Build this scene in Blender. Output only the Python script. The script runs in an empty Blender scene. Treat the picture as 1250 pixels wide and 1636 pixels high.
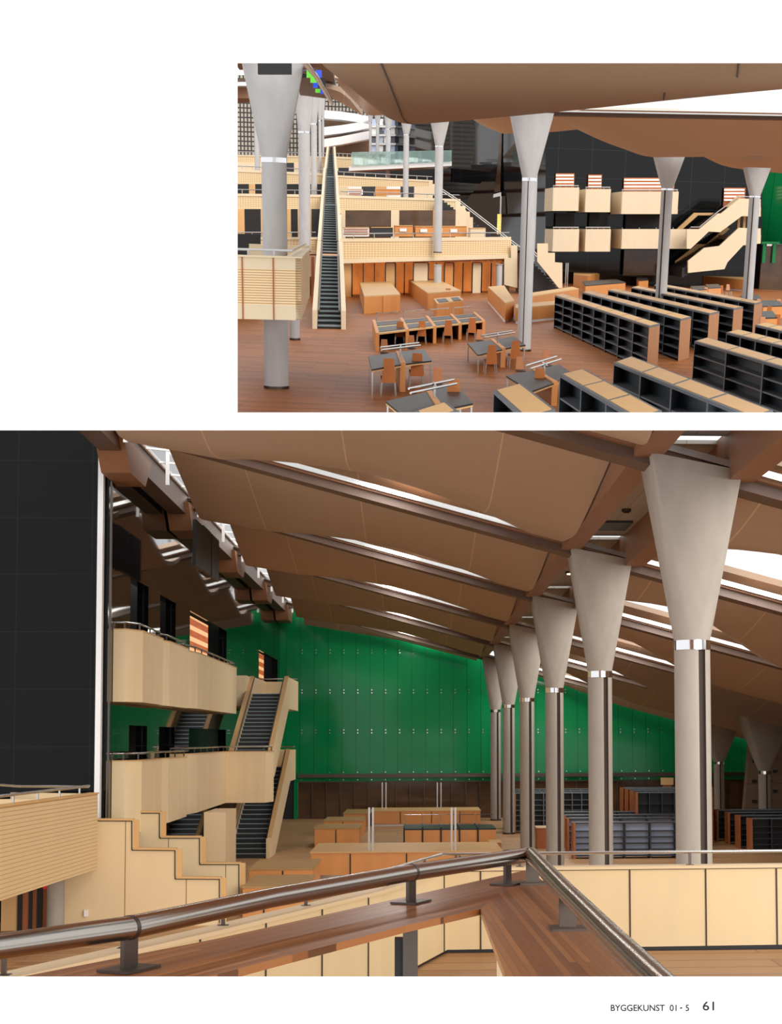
import bpy, bmesh, math, random
from mathutils import Vector, Matrix
random.seed(5)
S = bpy.context.scene
COL = S.collection
# ---------------------------------------------------------------- camera, sky, frontal fill, exposure
F = 2400.0; PX, PY = 800.0, 1040.0          # focal length and principal point in image pixels
EYE = 7.05                                  # eye height above the hall floor
camd = bpy.data.cameras.new('camera'); cam = bpy.data.objects.new('camera', camd); COL.objects.link(cam)
camd.sensor_fit = 'AUTO'; camd.sensor_width = 36.0; camd.lens = F / 1636.0 * 36.0
camd.shift_x = (625.0 - PX) / 1636.0; camd.shift_y = (PY - 818.0) / 1636.0
camd.clip_start = 0.05; camd.clip_end = 1000

def axes(vx, vy):
    v = Vector(((vx - PX) / F, -(vy - PY) / F, -1)).normalized()
    y = Vector((0, 1, 0)); u = (y - y.dot(v) * v).normalized(); r = v.cross(u)
    return Matrix((r, v, u)).transposed()   # hall axes in camera axes
R_B = axes(665, 1180)                       # hall seen in the lower picture: level, upright
camrot = R_B.transposed()
cam.matrix_world = Matrix.Translation((0, 0, EYE)) @ camrot.to_4x4()
S.camera = cam

class Hall:
    def __init__(s, vx, vy, scale):
        s.R = axes(vx, vy); s.k = scale
        W = camrot @ s.R                     # hall axes in world axes
        s.M = Matrix.Translation((0, 0, EYE)) @ W.to_4x4() @ Matrix.Scale(scale, 4) @ Matrix.Translation((0, 0, -EYE))
        s.clip = None
    def ray(s, px, py): return s.R.transposed() @ Vector(((px - PX) / F, -(py - PY) / F, -1))
    def y(s, px, py, Y):
        d = s.ray(px, py); return Vector((0, 0, EYE)) + d * (Y / d.y)
    def z(s, px, py, z):
        d = s.ray(px, py); return Vector((0, 0, EYE)) + d * ((z - EYE) / d.z)
    def x(s, px, py, X):
        d = s.ray(px, py); return Vector((0, 0, EYE)) + d * (X / d.x)
B = Hall(665, 1180, 1.0)
T = Hall(541, 355, 0.1)
n1, n2 = T.ray(0, 672), T.ray(1250, 672)
T.clip = (Vector((0, 0, EYE)), n2.cross(n1).normalized())
if T.clip[1].z > 0: T.clip = (T.clip[0], -T.clip[1])

wd = bpy.data.worlds.new('daylight'); S.world = wd; wd.use_nodes = True
bg = wd.node_tree.nodes['Background']; bg.inputs[0].default_value = (0.98, 0.985, 1.0, 1); bg.inputs[1].default_value = 1.05
def fill_sun(name, energy, color, direction, angle):
    l = bpy.data.lights.new(name, 'SUN'); l.energy = energy; l.color = color; l.angle = math.radians(angle)
    o = bpy.data.objects.new(name, l); COL.objects.link(o); o.rotation_euler = Vector(direction).to_track_quat('-Z', 'Y').to_euler()
def area(name, energy, color, loc, direction, sx, sy, M=None):
    l = bpy.data.lights.new(name, 'AREA'); l.shape = 'RECTANGLE'; l.size = sx; l.size_y = sy; l.energy = energy; l.color = color
    o = bpy.data.objects.new(name, l); COL.objects.link(o)
    m = Matrix.Translation(loc) @ Vector(direction).to_track_quat('-Z', 'Y').to_matrix().to_4x4()
    o.matrix_world = m if M is None else M @ m
SLOT = 900
fill_sun('fill_sun', 1.85, (1, .96, .9), (-.55, 1, -.24), 38)  # soft frontal fill added from behind the camera to brighten both halls
for k in range(6):                          # daylight entering through the roof slots
    yk = 37.2 + 18.5 * k
    area('roof_slot_daylight', SLOT, (1, .98, .95), (-1.0, yk - 2.2, EYE + 9.2), (-.26, .1, -1), 11, 1.6)
    area('roof_slot_daylight', SLOT * .8, (1, .98, .95), (12.5, yk - 3.0, EYE + 5.6), (-.2, .1, -1), 7, 3.0)
area('wall_strip_daylight', 2600, (1, .99, .97), (-10.4, 92, EYE + 12.2), (.35, 0, -1), .9, 72)
S.view_settings.view_transform = 'Standard'; S.view_settings.look = 'None'
S.view_settings.gamma = 1; S.view_settings.exposure = 0.16; S.view_settings.use_curve_mapping = False

# ---------------------------------------------------------------- materials
def lin(c): return tuple(((v / 255) / 12.92 if v / 255 <= .04045 else ((v / 255 + .055) / 1.055) ** 2.4) for v in c) + (1,)
def mat(name, rgb, rough=.6, metal=0.0, var=.15, scale=(3, 3, 3), seams=None, seamw=.02, seamcol=(40, 30, 22), rgb2=None, bump=0, spec=.5, transmission=0, emit=0, alpha=1, off=(0, 0, 0)):
    m = bpy.data.materials.new(name); m.use_nodes = True; nt = m.node_tree; N = nt.nodes; L = nt.links
    p = N['Principled BSDF']; p.inputs['Roughness'].default_value = rough; p.inputs['Metallic'].default_value = metal
    p.inputs['Specular IOR Level'].default_value = spec; p.inputs['Transmission Weight'].default_value = transmission
    p.inputs['Alpha'].default_value = alpha
    tc = N.new('ShaderNodeTexCoord'); mp = N.new('ShaderNodeMapping'); mp.inputs['Scale'].default_value = scale
    L.new(tc.outputs['Object'], mp.inputs[0]); nz = N.new('ShaderNodeTexNoise'); L.new(mp.outputs[0], nz.inputs[0])
    nz.inputs['Scale'].default_value = 1; nz.inputs['Detail'].default_value = 4
    mx = N.new('ShaderNodeMix'); mx.data_type = 'RGBA'; L.new(nz.outputs[0], mx.inputs[0])
    a = lin(rgb); b = lin(rgb2) if rgb2 else a
    mx.inputs[6].default_value = tuple(v * (1 - var) for v in a[:3]) + (1,); mx.inputs[7].default_value = tuple(min(1, v * (1 + var)) for v in b[:3]) + (1,)
    out = mx.outputs[2]
    if seams:
        sx = N.new('ShaderNodeSeparateXYZ'); L.new(tc.outputs['Object'], sx.inputs[0]); prev = None
        for i, per in enumerate(seams):
            if not per: continue
            d = N.new('ShaderNodeMath'); d.operation = 'MULTIPLY_ADD'; d.inputs[1].default_value = 1 / per; d.inputs[2].default_value = 100 + off[i] / per; L.new(sx.outputs[i], d.inputs[0])
            f = N.new('ShaderNodeMath'); f.operation = 'FRACT'; L.new(d.outputs[0], f.inputs[0])
            c = N.new('ShaderNodeMath'); c.operation = 'LESS_THAN'; c.inputs[1].default_value = (seamw if not isinstance(seamw, tuple) else seamw[i]) / per; L.new(f.outputs[0], c.inputs[0])
            if prev:
                q = N.new('ShaderNodeMath'); q.operation = 'MAXIMUM'; L.new(prev, q.inputs[0]); L.new(c.outputs[0], q.inputs[1]); prev = q.outputs[0]
            else: prev = c.outputs[0]
        m2 = N.new('ShaderNodeMix'); m2.data_type = 'RGBA'; L.new(prev, m2.inputs[0]); L.new(out, m2.inputs[6]); m2.inputs[7].default_value = lin(seamcol); out = m2.outputs[2]
    L.new(out, p.inputs['Base Color'])
    if bump:
        bp = N.new('ShaderNodeBump'); bp.inputs['Strength'].default_value = bump; L.new(nz.outputs[0], bp.inputs['Height']); L.new(bp.outputs[0], p.inputs['Normal'])
    if emit:
        p.inputs['Emission Strength'].default_value = emit; L.new(out, p.inputs['Emission Color'])
    return m
BIRCH = mat('birch', (226, 200, 158), .5, var=.06, scale=(1.2, 1.2, .25))
BIRCHP = mat('birch_panels', (226, 200, 156), .5, var=.06, scale=(1.2, 1.2, .25), seams=(2.3, 0, 0), seamw=.03, seamcol=(120, 80, 45))
BIRCHV = mat('birch_narrow_panels', (236, 212, 168), .5, var=.1, scale=(3, 1.2, .2))
LOUVER = mat('birch_louvers', (224, 196, 148), .5, var=.05, scale=(1, 1, .3), seams=(0, 0, .135), seamw=.03, seamcol=(196, 160, 112))
LOUVERT = mat('birch_slotted', (238, 214, 172), .5, var=.05, scale=(1, 1, .3), seams=(0, 0, .092), seamw=.036, seamcol=(196, 150, 92))
PERF = mat('birch_perforated', (232, 208, 166), .5, var=.05, seams=(.3, 0, .22), seamw=.06, seamcol=(204, 170, 120))
OAK = mat('oak', (214, 146, 80), .45, var=.14, scale=(1.5, 1.5, .3))
OAKL = mat('light_oak_veneer', (214, 170, 112), .45, var=.1, scale=(1.5, 1.5, .5))
OAKD = mat('reddish_oak', (168, 96, 50), .45, var=.2, scale=(2, 2, .4))
LEDGE = mat('ledge_oak_strips', (120, 70, 38), .28, var=.45, scale=(14, 1.2, 1), rgb2=(182, 118, 66))
LEDGE2 = mat('ledge_oak_strips_across', (112, 64, 34), .28, var=.45, scale=(1.4, 14, 1), rgb2=(186, 122, 70))
CONC = mat('concrete', (158, 149, 138), .75, var=.14, scale=(3, 3, 1.2), bump=.1)
CONCT = mat('pale_concrete', (184, 184, 184), .7, var=.16, scale=(2.2, 2.2, .8), bump=.1)
CONCD = mat('slot_shadow_gap', (70, 58, 50), .8, var=.1)
STEEL = mat('brushed_steel', (200, 200, 198), .22, metal=1, var=.05)
STEELD = mat('dark_steel', (96, 86, 80), .35, metal=.9, var=.1)
CHROME = mat('bright_chrome_band', (230, 230, 232), .12, metal=1, var=.02)
WHITE = mat('white_paint', (240, 240, 240), .5, var=.02)
GREY = mat('grey_shelf_paint', (92, 98, 104), .5, var=.08)
GREYD = mat('charcoal_shelf_paint', (44, 47, 51), .5, var=.1)
SILV = mat('blue_grey_panel', (190, 200, 226), .5, var=.06)
DESK = mat('black_desk_leather', (40, 38, 38), .4, var=.1)
BLACK = mat('black_void', (12, 12, 13), .5, var=.1)
TREAD = mat('dark_stone_tread', (30, 32, 34), .4, var=.2)
NOSE = mat('steel_nosing', (150, 170, 178), .35, metal=.5, var=.1)
GRAN = mat('polished_black_granite', (13, 14, 16), .04, var=.2, scale=(.3, .3, .3), seams=(2.9, 2.9, 2.25), seamw=(.05, .05, .035), seamcol=(40, 42, 46), spec=1.0)
GRANP = mat('matt_black_granite_pier', (12, 13, 14), .09, var=.2, scale=(.3, .3, .3), seams=(2.9, 0, 2.25), seamw=(.04, .04, .035), seamcol=(24, 26, 29), spec=.16)
GRANT = mat('black_granite_upper_hall', (14, 15, 17), .06, var=.3, scale=(.1, .1, .1), seams=(4.5, 0, 3.6), seamw=(.06, .04, .05), seamcol=(40, 44, 48), spec=.3)
def glossy_green():
    m = mat('back_painted_green_glass', (17, 134, 75), .08, var=.12, scale=(.05, .05, .05), seams=(1.235, 0, 0), seamw=.035, seamcol=(12, 84, 48), spec=.3)
    return m
GREEN = glossy_green()
CEIL = mat('brown_ceiling_board', (182, 152, 126), .6, var=.06, scale=(.4, .4, .4))
CEILR = mat('ceiling_board_with_joints', (172, 148, 127), .6, var=.06, scale=(.4, .4, .4), seams=(4.6, 0, 0), seamw=.05, seamcol=(204, 174, 146))
BEAM = mat('umber_roof_beam', (92, 68, 54), .5, var=.15)
GIRD = mat('brown_girder', (136, 94, 66), .5, var=.12)
SOFF = mat('grey_soffit_panel', (150, 144, 136), .6, var=.06, seams=(1.2, 1.8, 0), seamw=.02, seamcol=(100, 96, 90))
GLASSD = mat('dark_glazing', (46, 38, 32), .08, var=.5, scale=(.35, .35, .6), rgb2=(96, 70, 48))
GLASS = mat('pale_green_glass', (176, 214, 206), .05, var=.03, transmission=.6, alpha=.55)
LAMP = mat('lamp_glow', (255, 214, 150), .5, var=.02, emit=12)
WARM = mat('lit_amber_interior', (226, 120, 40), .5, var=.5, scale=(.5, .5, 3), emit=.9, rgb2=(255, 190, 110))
RED = mat('exit_sign_red', (206, 32, 24), .4, var=.05, emit=.3)
STONE = mat('slotted_stone', (128, 104, 84), .8, var=.15, scale=(.6, .6, .6), seams=(0, 0, 2.0), seamw=.04, seamcol=(90, 74, 60))
PERFW = mat('perforated_grey_stone', (172, 164, 152), .8, var=.08, seams=(.62, 0, .8), seamw=.24, seamcol=(58, 55, 52))
BLUE = mat('blue_glass', (40, 70, 190), .2, var=.3, emit=.5); LIME = mat('lime_glass', (90, 180, 50), .2, var=.3, emit=.5)
PAPER = mat('white_paper', (252, 252, 252), .9, var=.004, scale=(4, 4, 4)); INK = mat('black_ink', (30, 28, 28), .8, var=.05)
def plank_mat(name, c1, c2, mortar, scale, rot=0):
    m = mat(name, c1, .5, var=.1, spec=.35); N = m.node_tree.nodes; L = m.node_tree.links; p = N['Principled BSDF']
    tc = N.new('ShaderNodeTexCoord'); mp = N.new('ShaderNodeMapping'); mp.inputs['Rotation'].default_value = (0, 0, rot); mp.inputs['Scale'].default_value = scale
    L.new(tc.outputs['Object'], mp.inputs[0]); b = N.new('ShaderNodeTexBrick'); L.new(mp.outputs[0], b.inputs[0])
    b.inputs['Color1'].default_value = lin(c1); b.inputs['Color2'].default_value = lin(c2); b.inputs['Mortar'].default_value = lin(mortar)
    b.inputs['Scale'].default_value = 1; b.inputs['Mortar Size'].default_value = .012; b.inputs['Brick Width'].default_value = 3.2; b.inputs['Row Height'].default_value = .3
    L.new(b.outputs[0], p.inputs['Base Color']); return m
FLOORB = plank_mat('oak_strip_floor_pale', (188, 146, 104), (168, 126, 86), (140, 100, 66), (1, .5, 1))
FLOORT = plank_mat('oak_strip_floor_warm', (172, 104, 46), (140, 80, 32), (100, 56, 22), (1, .55, 1), .1)

# ---------------------------------------------------------------- mesh building
BASE = {}
class MB:
    def __init__(s): s.v = []; s.f = []; s.smooth = False
    def add(s, vs, fs):
        o = len(s.v); s.v += [Vector(v) for v in vs]; s.f += [tuple(o + i for i in f) for f in fs]; return s
    def box(s, x0, x1, y0, y1, z0, z1):
        return s.hexa([(x0, y0, z0), (x1, y0, z0), (x1, y1, z0), (x0, y1, z0)], [(x0, y0, z1), (x1, y0, z1), (x1, y1, z1), (x0, y1, z1)])
    def hexa(s, lo, hi):
        n = len(lo)
        fs = [tuple(range(n))[::-1], tuple(range(n, 2 * n))] + [(i, (i + 1) % n, n + (i + 1) % n, n + i) for i in range(n)]
        return s.add(list(lo) + list(hi), fs)
    def prism(s, pts, z0, z1):              # plan polygon
        return s.hexa([(p[0], p[1], z0) for p in pts], [(p[0], p[1], z1) for p in pts])
    def slab(s, pts, d):                    # polygon of 3D points pushed along d
        d = Vector(d); return s.hexa([Vector(p) for p in pts], [Vector(p) + d for p in pts])
    def wall(s, path, z0, z1, t):           # thick wall along a plan polyline
        L = offset(path, t / 2); R = offset(path, -t / 2)
        for i in range(len(path) - 1): s.prism([L[i], L[i + 1], R[i + 1], R[i]], z0, z1)
        return s
    def tube(s, path, r, n=10):
        P = [Vector(p) for p in path]; rings = []
        for i, p in enumerate(P):
            d = (P[min(i + 1, len(P) - 1)] - P[max(i - 1, 0)]).normalized()
            a = d.cross(Vector((0, 0, 1)));
            if a.length < .05: a = Vector((1, 0, 0))
            a.normalize(); b = d.cross(a)
            rings.append([p + r * (math.cos(2 * math.pi * k / n) * a + math.sin(2 * math.pi * k / n) * b) for k in range(n)])
        o = [v for q in rings for v in q]; fs = []
        for i in range(len(P) - 1):
            for k in range(n): fs.append((i * n + k, i * n + (k + 1) % n, (i + 1) * n + (k + 1) % n, (i + 1) * n + k))
        fs += [tuple(range(n))[::-1], tuple(range((len(P) - 1) * n, len(P) * n))]
        s.smooth = True
        return s.add(o, fs)
    def bar(s, a, b, w, h=None):            # rectangular bar
        a = Vector(a); b = Vector(b); h = h or w; d = (b - a).normalized(); q = d.cross(Vector((0, 0, 1)))
        if q.length < .05: q = Vector((1, 0, 0))
        q.normalize(); u = d.cross(q); q = q * w / 2; u = u * h / 2
        return s.hexa([a - q - u, a + q - u, a + q + u, a - q + u], [b - q - u, b + q - u, b + q + u, b - q + u])
    def cyl(s, x, y, z0, z1, r, n=24, r2=None):
        r2 = r if r2 is None else r2
        s.hexa([(x + r * math.cos(2 * math.pi * k / n), y + r * math.sin(2 * math.pi * k / n), z0) for k in range(n)],
               [(x + r2 * math.cos(2 * math.pi * k / n), y + r2 * math.sin(2 * math.pi * k / n), z1) for k in range(n)]); s.smooth = True; return s
    def grid(s, rows, th=0):                # surface through rows of points, optional thickness upwards
        n = len(rows[0]); v = [p for r in rows for p in r]
        fs = [(i * n + j, i * n + j + 1, (i + 1) * n + j + 1, (i + 1) * n + j) for i in range(len(rows) - 1) for j in range(n - 1)]
        if th:
            m = len(v); v = v + [Vector(p) + Vector((0, 0, th)) for p in v]; fs += [tuple(m + i for i in f[::-1]) for f in fs]
            rim = [j for j in range(n)] + [i * n + n - 1 for i in range(1, len(rows))] + [(len(rows) - 1) * n + j for j in range(n - 2, -1, -1)] + [i * n for i in range(len(rows) - 2, 0, -1)]
            fs += [(rim[i], rim[(i + 1) % len(rim)], m + rim[(i + 1) % len(rim)], m + rim[i]) for i in range(len(rim))]
        s.smooth = True; return s.add(v, fs)
    def build(s, name, m, hall=None, parent=None, label=None, cat=None, group=None, kind=None):
        if parent is not None: hall = hall or HALL[parent]
        hall = hall or B
        me = bpy.data.meshes.new(name)
        if parent is not None: base = BASE[parent]
        else:
            xs = [v.x for v in s.v]; ys = [v.y for v in s.v]; zs = [v.z for v in s.v]
            base = Vector(((min(xs) + max(xs)) / 2, (min(ys) + max(ys)) / 2, min(zs)))
        me.from_pydata([v - base for v in s.v], [], s.f); me.materials.append(m)
        bm = bmesh.new(); bm.from_mesh(me); bmesh.ops.recalc_face_normals(bm, faces=bm.faces)
        if hall.clip:
            c, n = hall.clip
            if min((v.co + base - c).dot(-n) for v in bm.verts) < 0:
                r = bmesh.ops.bisect_plane(bm, geom=bm.verts[:] + bm.edges[:] + bm.faces[:], plane_co=c - base, plane_no=n, clear_outer=True, dist=1e-5)
                ed = [e for e in r['geom_cut'] if isinstance(e, bmesh.types.BMEdge)]
                if ed: bmesh.ops.holes_fill(bm, edges=ed, sides=0)
        if not bm.faces: bm.free(); return None
        for fc in bm.faces: fc.smooth = s.smooth
        if s.smooth:
            for e in bm.edges:
                if len(e.link_faces) == 2 and e.calc_face_angle(0) > .6: e.smooth = False
        bm.to_mesh(me); bm.free()
        o = bpy.data.objects.new(name, me); COL.objects.link(o); BASE[o] = base; HALL[o] = hall
        if parent is not None: o.parent = parent
        else: o.matrix_world = hall.M @ Matrix.Translation(base)
        tag(o, label, cat, group, kind); return o
HALL = {}
def tag(o, label=None, cat=None, group=None, kind=None):
    for k, v in (('label', label), ('category', cat), ('group', group), ('kind', kind)):
        if v: o[k] = v
def thing(name, hall, base, label, cat, group=None, kind=None):
    o = bpy.data.objects.new(name, None); COL.objects.link(o); o.empty_display_size = .2
    base = Vector(base); BASE[o] = base; HALL[o] = hall; o.matrix_world = hall.M @ Matrix.Translation(base); tag(o, label, cat, group, kind); return o
def offset(path, d):
    P = [Vector((p[0], p[1])) for p in path]; out = []
    for i, p in enumerate(P):
        def nrm(a, b): q = (b - a).normalized(); return Vector((-q.y, q.x))
        ns = []
        if i > 0: ns.append(nrm(P[i - 1], p))
        if i < len(P) - 1: ns.append(nrm(p, P[i + 1]))
        n = sum(ns, Vector((0, 0)));
        n.normalize(); k = 1 / max(.3, n.dot(ns[0])); out.append(p + n * d * k)
    return out
def lerp(a, b, t): return Vector(a) * (1 - t) + Vector(b) * t

# ---------------------------------------------------------------- shared builders
def column(hall, x, y, D, z0, zc, zt, tw, td, label, group, groove=None, slope=0):
    CONC = CONCT if hall is T else globals()['CONC']
    t = thing('column', hall, (x, y, z0), label, 'column', group); r = D / 2; n = 48
    ch = .24 * (zt - zc) / 4.4
    circ = [(r * math.cos(2 * math.pi * k / n), r * math.sin(2 * math.pi * k / n)) for k in range(n)]
    if groove is None:
        m = MB().cyl(x, y, z0, zc - ch, r, 48); m.build('shaft', CONC, parent=t)
    else:
        a, b = groove[0] * D, groove[1] * D
        for lo, hi in ((-9, a), (b, 9)):
            pts = [(x + min(max(cx, lo), hi), y + cy) for cx, cy in circ]
            keep = []
            for p in pts:
                if not keep or (abs(p[0] - keep[-1][0]) > 1e-6 or abs(p[1] - keep[-1][1]) > 1e-6): keep.append(p)
            m = MB().prism(keep, z0, zc - ch); m.smooth = True; m.build('shaft_half', CONC, parent=t)
        MB().box(x + a - .01, x + b + .01, y - r * .8, y + r * .8, z0, zc - ch).build('recess', CONCD, parent=t)
    MB().cyl(x, y, zc - ch, zc, r * 1.03, 48).build('collar', CHROME, parent=t)
    MB().cyl(x, y, z0, z0 + .12, r * 1.06, 48).build('base_ring', STEELD, parent=t)
    m = MB(); q = 12; v = []; f = []
    cor = [(tw / 2, td / 2), (-tw / 2, td / 2), (-tw / 2, -td / 2), (tw / 2, -td / 2)]
    top = [Vector((x + c[0], y + c[1], zt - slope * c[0])) for c in cor]
    ring = [Vector((x + r * math.cos(2 * math.pi * k / (4 * q)), y + r * math.sin(2 * math.pi * k / (4 * q)), zc)) for k in range(4 * q)]
    v = top + ring; f.append((0, 1, 2, 3)); f.append(tuple(range(4, 4 + 4 * q))[::-1])
    for i in range(4):                     # corner i serves the arc between mid-side points
        for k in range(q): f.append((i, 4 + (i * q + k), 4 + (i * q + k + 1) % (4 * q)))
    # flat faces: side between corner 3->0 meets ring 0, 0->1 ring q, 1->2 ring 2q, 2->3 ring 3q
    for i in range(4): f.append(((i + 3) % 4, i, 4 + i * q))
    m.add(v, f); m.smooth = True; m.build('capital', CONC, parent=t)
    return t
def flight(t, x0, x1, y0, y1, z0, z1, n, tread=TREAD, nose=True):
    m = MB(); NS = []; dy = (y1 - y0) / n; dz = (z1 - z0) / n
    for i in range(n):
        m.box(x0, x1, y0 + i * dy, y0 + (i + 1) * dy + .02, z0 + i * dz - .25, z0 + (i + 1) * dz)
        NS.append(MB().box(x0 + .02, x1 - .02, y0 + i * dy - .03, y0 + i * dy + .05, z0 + (i + 1) * dz - .03, z0 + (i + 1) * dz + .015))
    so = m.build('steps', tread, parent=t)
    for q in NS: q.build('nosing', NOSE, parent=so)
def rail(hall, t, path, r, posts=None, ph=.12, name='handrail', m=STEEL):
    ro = MB().tube(path, r).build(name, m, parent=t)
    if posts:
        for p in posts: MB().bar(Vector(p) - Vector((0, 0, ph)), p, r * 1.2).build('rail_post', m, parent=ro)
    return ro
# ================================================================ the magazine page: a sheet with the two picture openings
def page():
    D = 2.5; k = D / F
    def c(px, py, d=0): return Vector(((px - PX) * k, -(py - PY) * k, -(D + d)))
    xs = [-420, -6, 379, 1256, 1480]; ys = [-230, 99.5, 659, 687, 1561, 1860]
    solid = set()
    for i in range(4):
        for j in range(5):
            if (i == 2 and j == 1) or (i in (1, 2) and j == 3): continue
            solid.add((i, j))
    bm = bmesh.new(); vs = {}
    def v(i, j, d):
        if (i, j, d) not in vs: vs[(i, j, d)] = bm.verts.new(c(xs[i], ys[j], .004 * d))
        return vs[(i, j, d)]
    for (i, j) in solid:
        bm.faces.new((v(i, j, 0), v(i, j + 1, 0), v(i + 1, j + 1, 0), v(i + 1, j, 0)))
        bm.faces.new((v(i, j, 1), v(i + 1, j, 1), v(i + 1, j + 1, 1), v(i, j + 1, 1)))
        for (di, dj, a, b) in ((-1, 0, (0, 0), (0, 1)), (1, 0, (1, 1), (1, 0)), (0, -1, (1, 0), (0, 0)), (0, 1, (0, 1), (1, 1))):
            if (i + di, j + dj) not in solid:
                p, q = (i + a[0], j + a[1]), (i + b[0], j + b[1])
                bm.faces.new((v(*p, 0), v(*p, 1), v(*q, 1), v(*q, 0)))
    me = bpy.data.meshes.new('page_sheet'); bm.to_mesh(me); bm.free(); me.materials.append(PAPER)
    M0 = cam.matrix_world.copy()
    root = bpy.data.objects.new('magazine_page', None); COL.objects.link(root); org = c(600, 1636); root.matrix_world = M0 @ Matrix.Translation(org)
    tag(root, 'white magazine page framing the two library pictures', 'page')
    o = bpy.data.objects.new('paper_sheet', me); COL.objects.link(o); o.parent = root; o.location = -org
    for txt, px, py, size, name in (('BYGGEKUNST  01 \u00b7 5', 975.5, 1615, 14.2, 'page_text'), ('61', 1122.5, 1614, 20, 'page_number')):
        cu = bpy.data.curves.new(name, 'FONT'); cu.body = txt; cu.size = size * k; cu.extrude = .0002; cu.offset = .00022; cu.space_character = 1.0
        to = bpy.data.objects.new(name + '_src', cu); COL.objects.link(to); bpy.context.view_layer.update()
        dg = bpy.context.evaluated_depsgraph_get(); m2 = bpy.data.meshes.new_from_object(to.evaluated_get(dg)); bpy.data.objects.remove(to)
        w = max(v.co.x for v in m2.vertices); want = {'page_text': 126, 'page_number': 19}[name] * k
        for v_ in m2.vertices: v_.co.x *= want / w
        m2.materials.clear(); m2.materials.append(INK)
        q = bpy.data.objects.new(name, m2); COL.objects.link(q); q.parent = root; q.location = c(px, py, -.0006) - org
    bm = bmesh.new(); bmesh.ops.create_cone(bm, cap_ends=True, segments=16, radius1=1.2 * k, radius2=1.2 * k, depth=.0006); me = bpy.data.meshes.new('text_dot'); bm.to_mesh(me); bm.free(); me.materials.append(INK)
    q = bpy.data.objects.new('text_dot', me); COL.objects.link(q); q.parent = root; q.location = c(1088, 1610.5, -.0006) - org
page()

# ================================================================ LOWER PICTURE: reading hall seen across a landing rail
H = EYE
XW = -12.07                                     # black side wall
def zr(X): return H + 6.9 - .27 * (X - 6.9)      # sloping roof plane
def setting(mb, name, m, hall=B): return mb.build(name, m, hall=hall, kind='structure')
setting(MB().box(-30, 40, 24, 140, -.3, 0), 'floor', FLOORB)
YG = 134.0
# green wall at the far end
setting(MB().slab([(XW, YG, H - 3.3), (31, YG, H - 3.3), (31, YG, zr(31) + .2), (XW, YG, zr(XW) + .2)], (0, .5, 0)), 'wall_back', GREEN)
fr = thing('rivet_band', B, (9, YG, H - 3.6), 'pale metal ledge and steel rivets across the green glass wall', 'wall fittings')
MB().box(-10.4, 30, YG - .5, YG, H - 3.42, H - 3.1).build('ledge', STEELD, parent=fr)
MB().box(-10.4, 30, YG - .2, YG, H - 3.75, H - 3.42).build('fascia', GREEN, parent=fr)
riv = []
for i in range(33):
    x = -10.1 + i * 1.235
    riv += [(abs(x - 4), x, .045, YG - .06, YG, H + e + dz) for e in (11.6, 7.75, 4.2, .65) for dz in (-.13, .13) if H + e < zr(x)]
    riv += [(abs(x - 4), x, .04, YG - .54, YG - .4, H - 2.94), (abs(x - 4), x, .04, YG - .26, YG - .2, H - 3.62)]
riv.sort(); far = MB()
for k, (_, x, r_, ya, yb, z) in enumerate(riv):
    if k < 100: MB().box(x - r_, x + r_, ya, yb, z - r_, z + r_).build('rivet', CHROME, parent=fr)
    else: far.box(x - r_, x + r_, ya, yb, z - r_, z + r_)
far.build('rivets', CHROME, parent=fr)['kind'] = 'stuff'
gz = thing('window_1', B, (0, YG, 0), None, None, kind='structure')
MB().box(-10.4, 30, YG + .1, YG + .2, 0, H - 3.75).build('pane', GLASSD, parent=gz)
m = MB()
for i in range(34): m.box(-10.4 + i * 1.235 - .03, -10.4 + i * 1.235 + .03, YG - .05, YG + .1, 0, H - 3.75)
m.box(-10.4, 30, YG - .05, YG + .1, H - 3.85, H - 3.75); m.build('mullions', STEELD, parent=gz)
setting(MB().box(-10.75, -10.4, YG - .3, YG + .3, 0, H - 3.3), 'trim_1', GREEN)
setting(MB().box(XW, -10.75, YG, YG + .5, 0, H - 3.3), 'wall_back_corner', BLACK)
# right side stone wall and end wall
setting(MB().slab([B.y(1187, 1330, 122), B.y(1330, 1330, 122), B.y(1330, 1090, 122), B.y(1207, 1090, 122)], (0, 1, 0)), 'wall_right', STONE)
m = MB()
for j in range(9):
    for i in range(6):
        p = B.y(1206 + i * 24 + (j % 2) * 9, 1184 + j * 16, 121.9); m.box(p.x - .18, p.x + .18, p.y - .15, p.y + .05, p.z - .12, p.z + .12)
sl = m.build('wall_slots', BLACK, label=None, kind='structure')
setting(MB().box(38, 38.5, 24, 140, 0, H + 4), 'wall_right_unseen', STONE)  # unseen side wall, put in for what the black granite reflects
# black granite walls on the left: the front pier and the long side wall
pier = [(-25, 59.5), (XW, 59.5)]
setting(MB().box(-25, XW, 59.5, 60.3, 0, H + 14), 'wall_left_front', GRANP)
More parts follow.
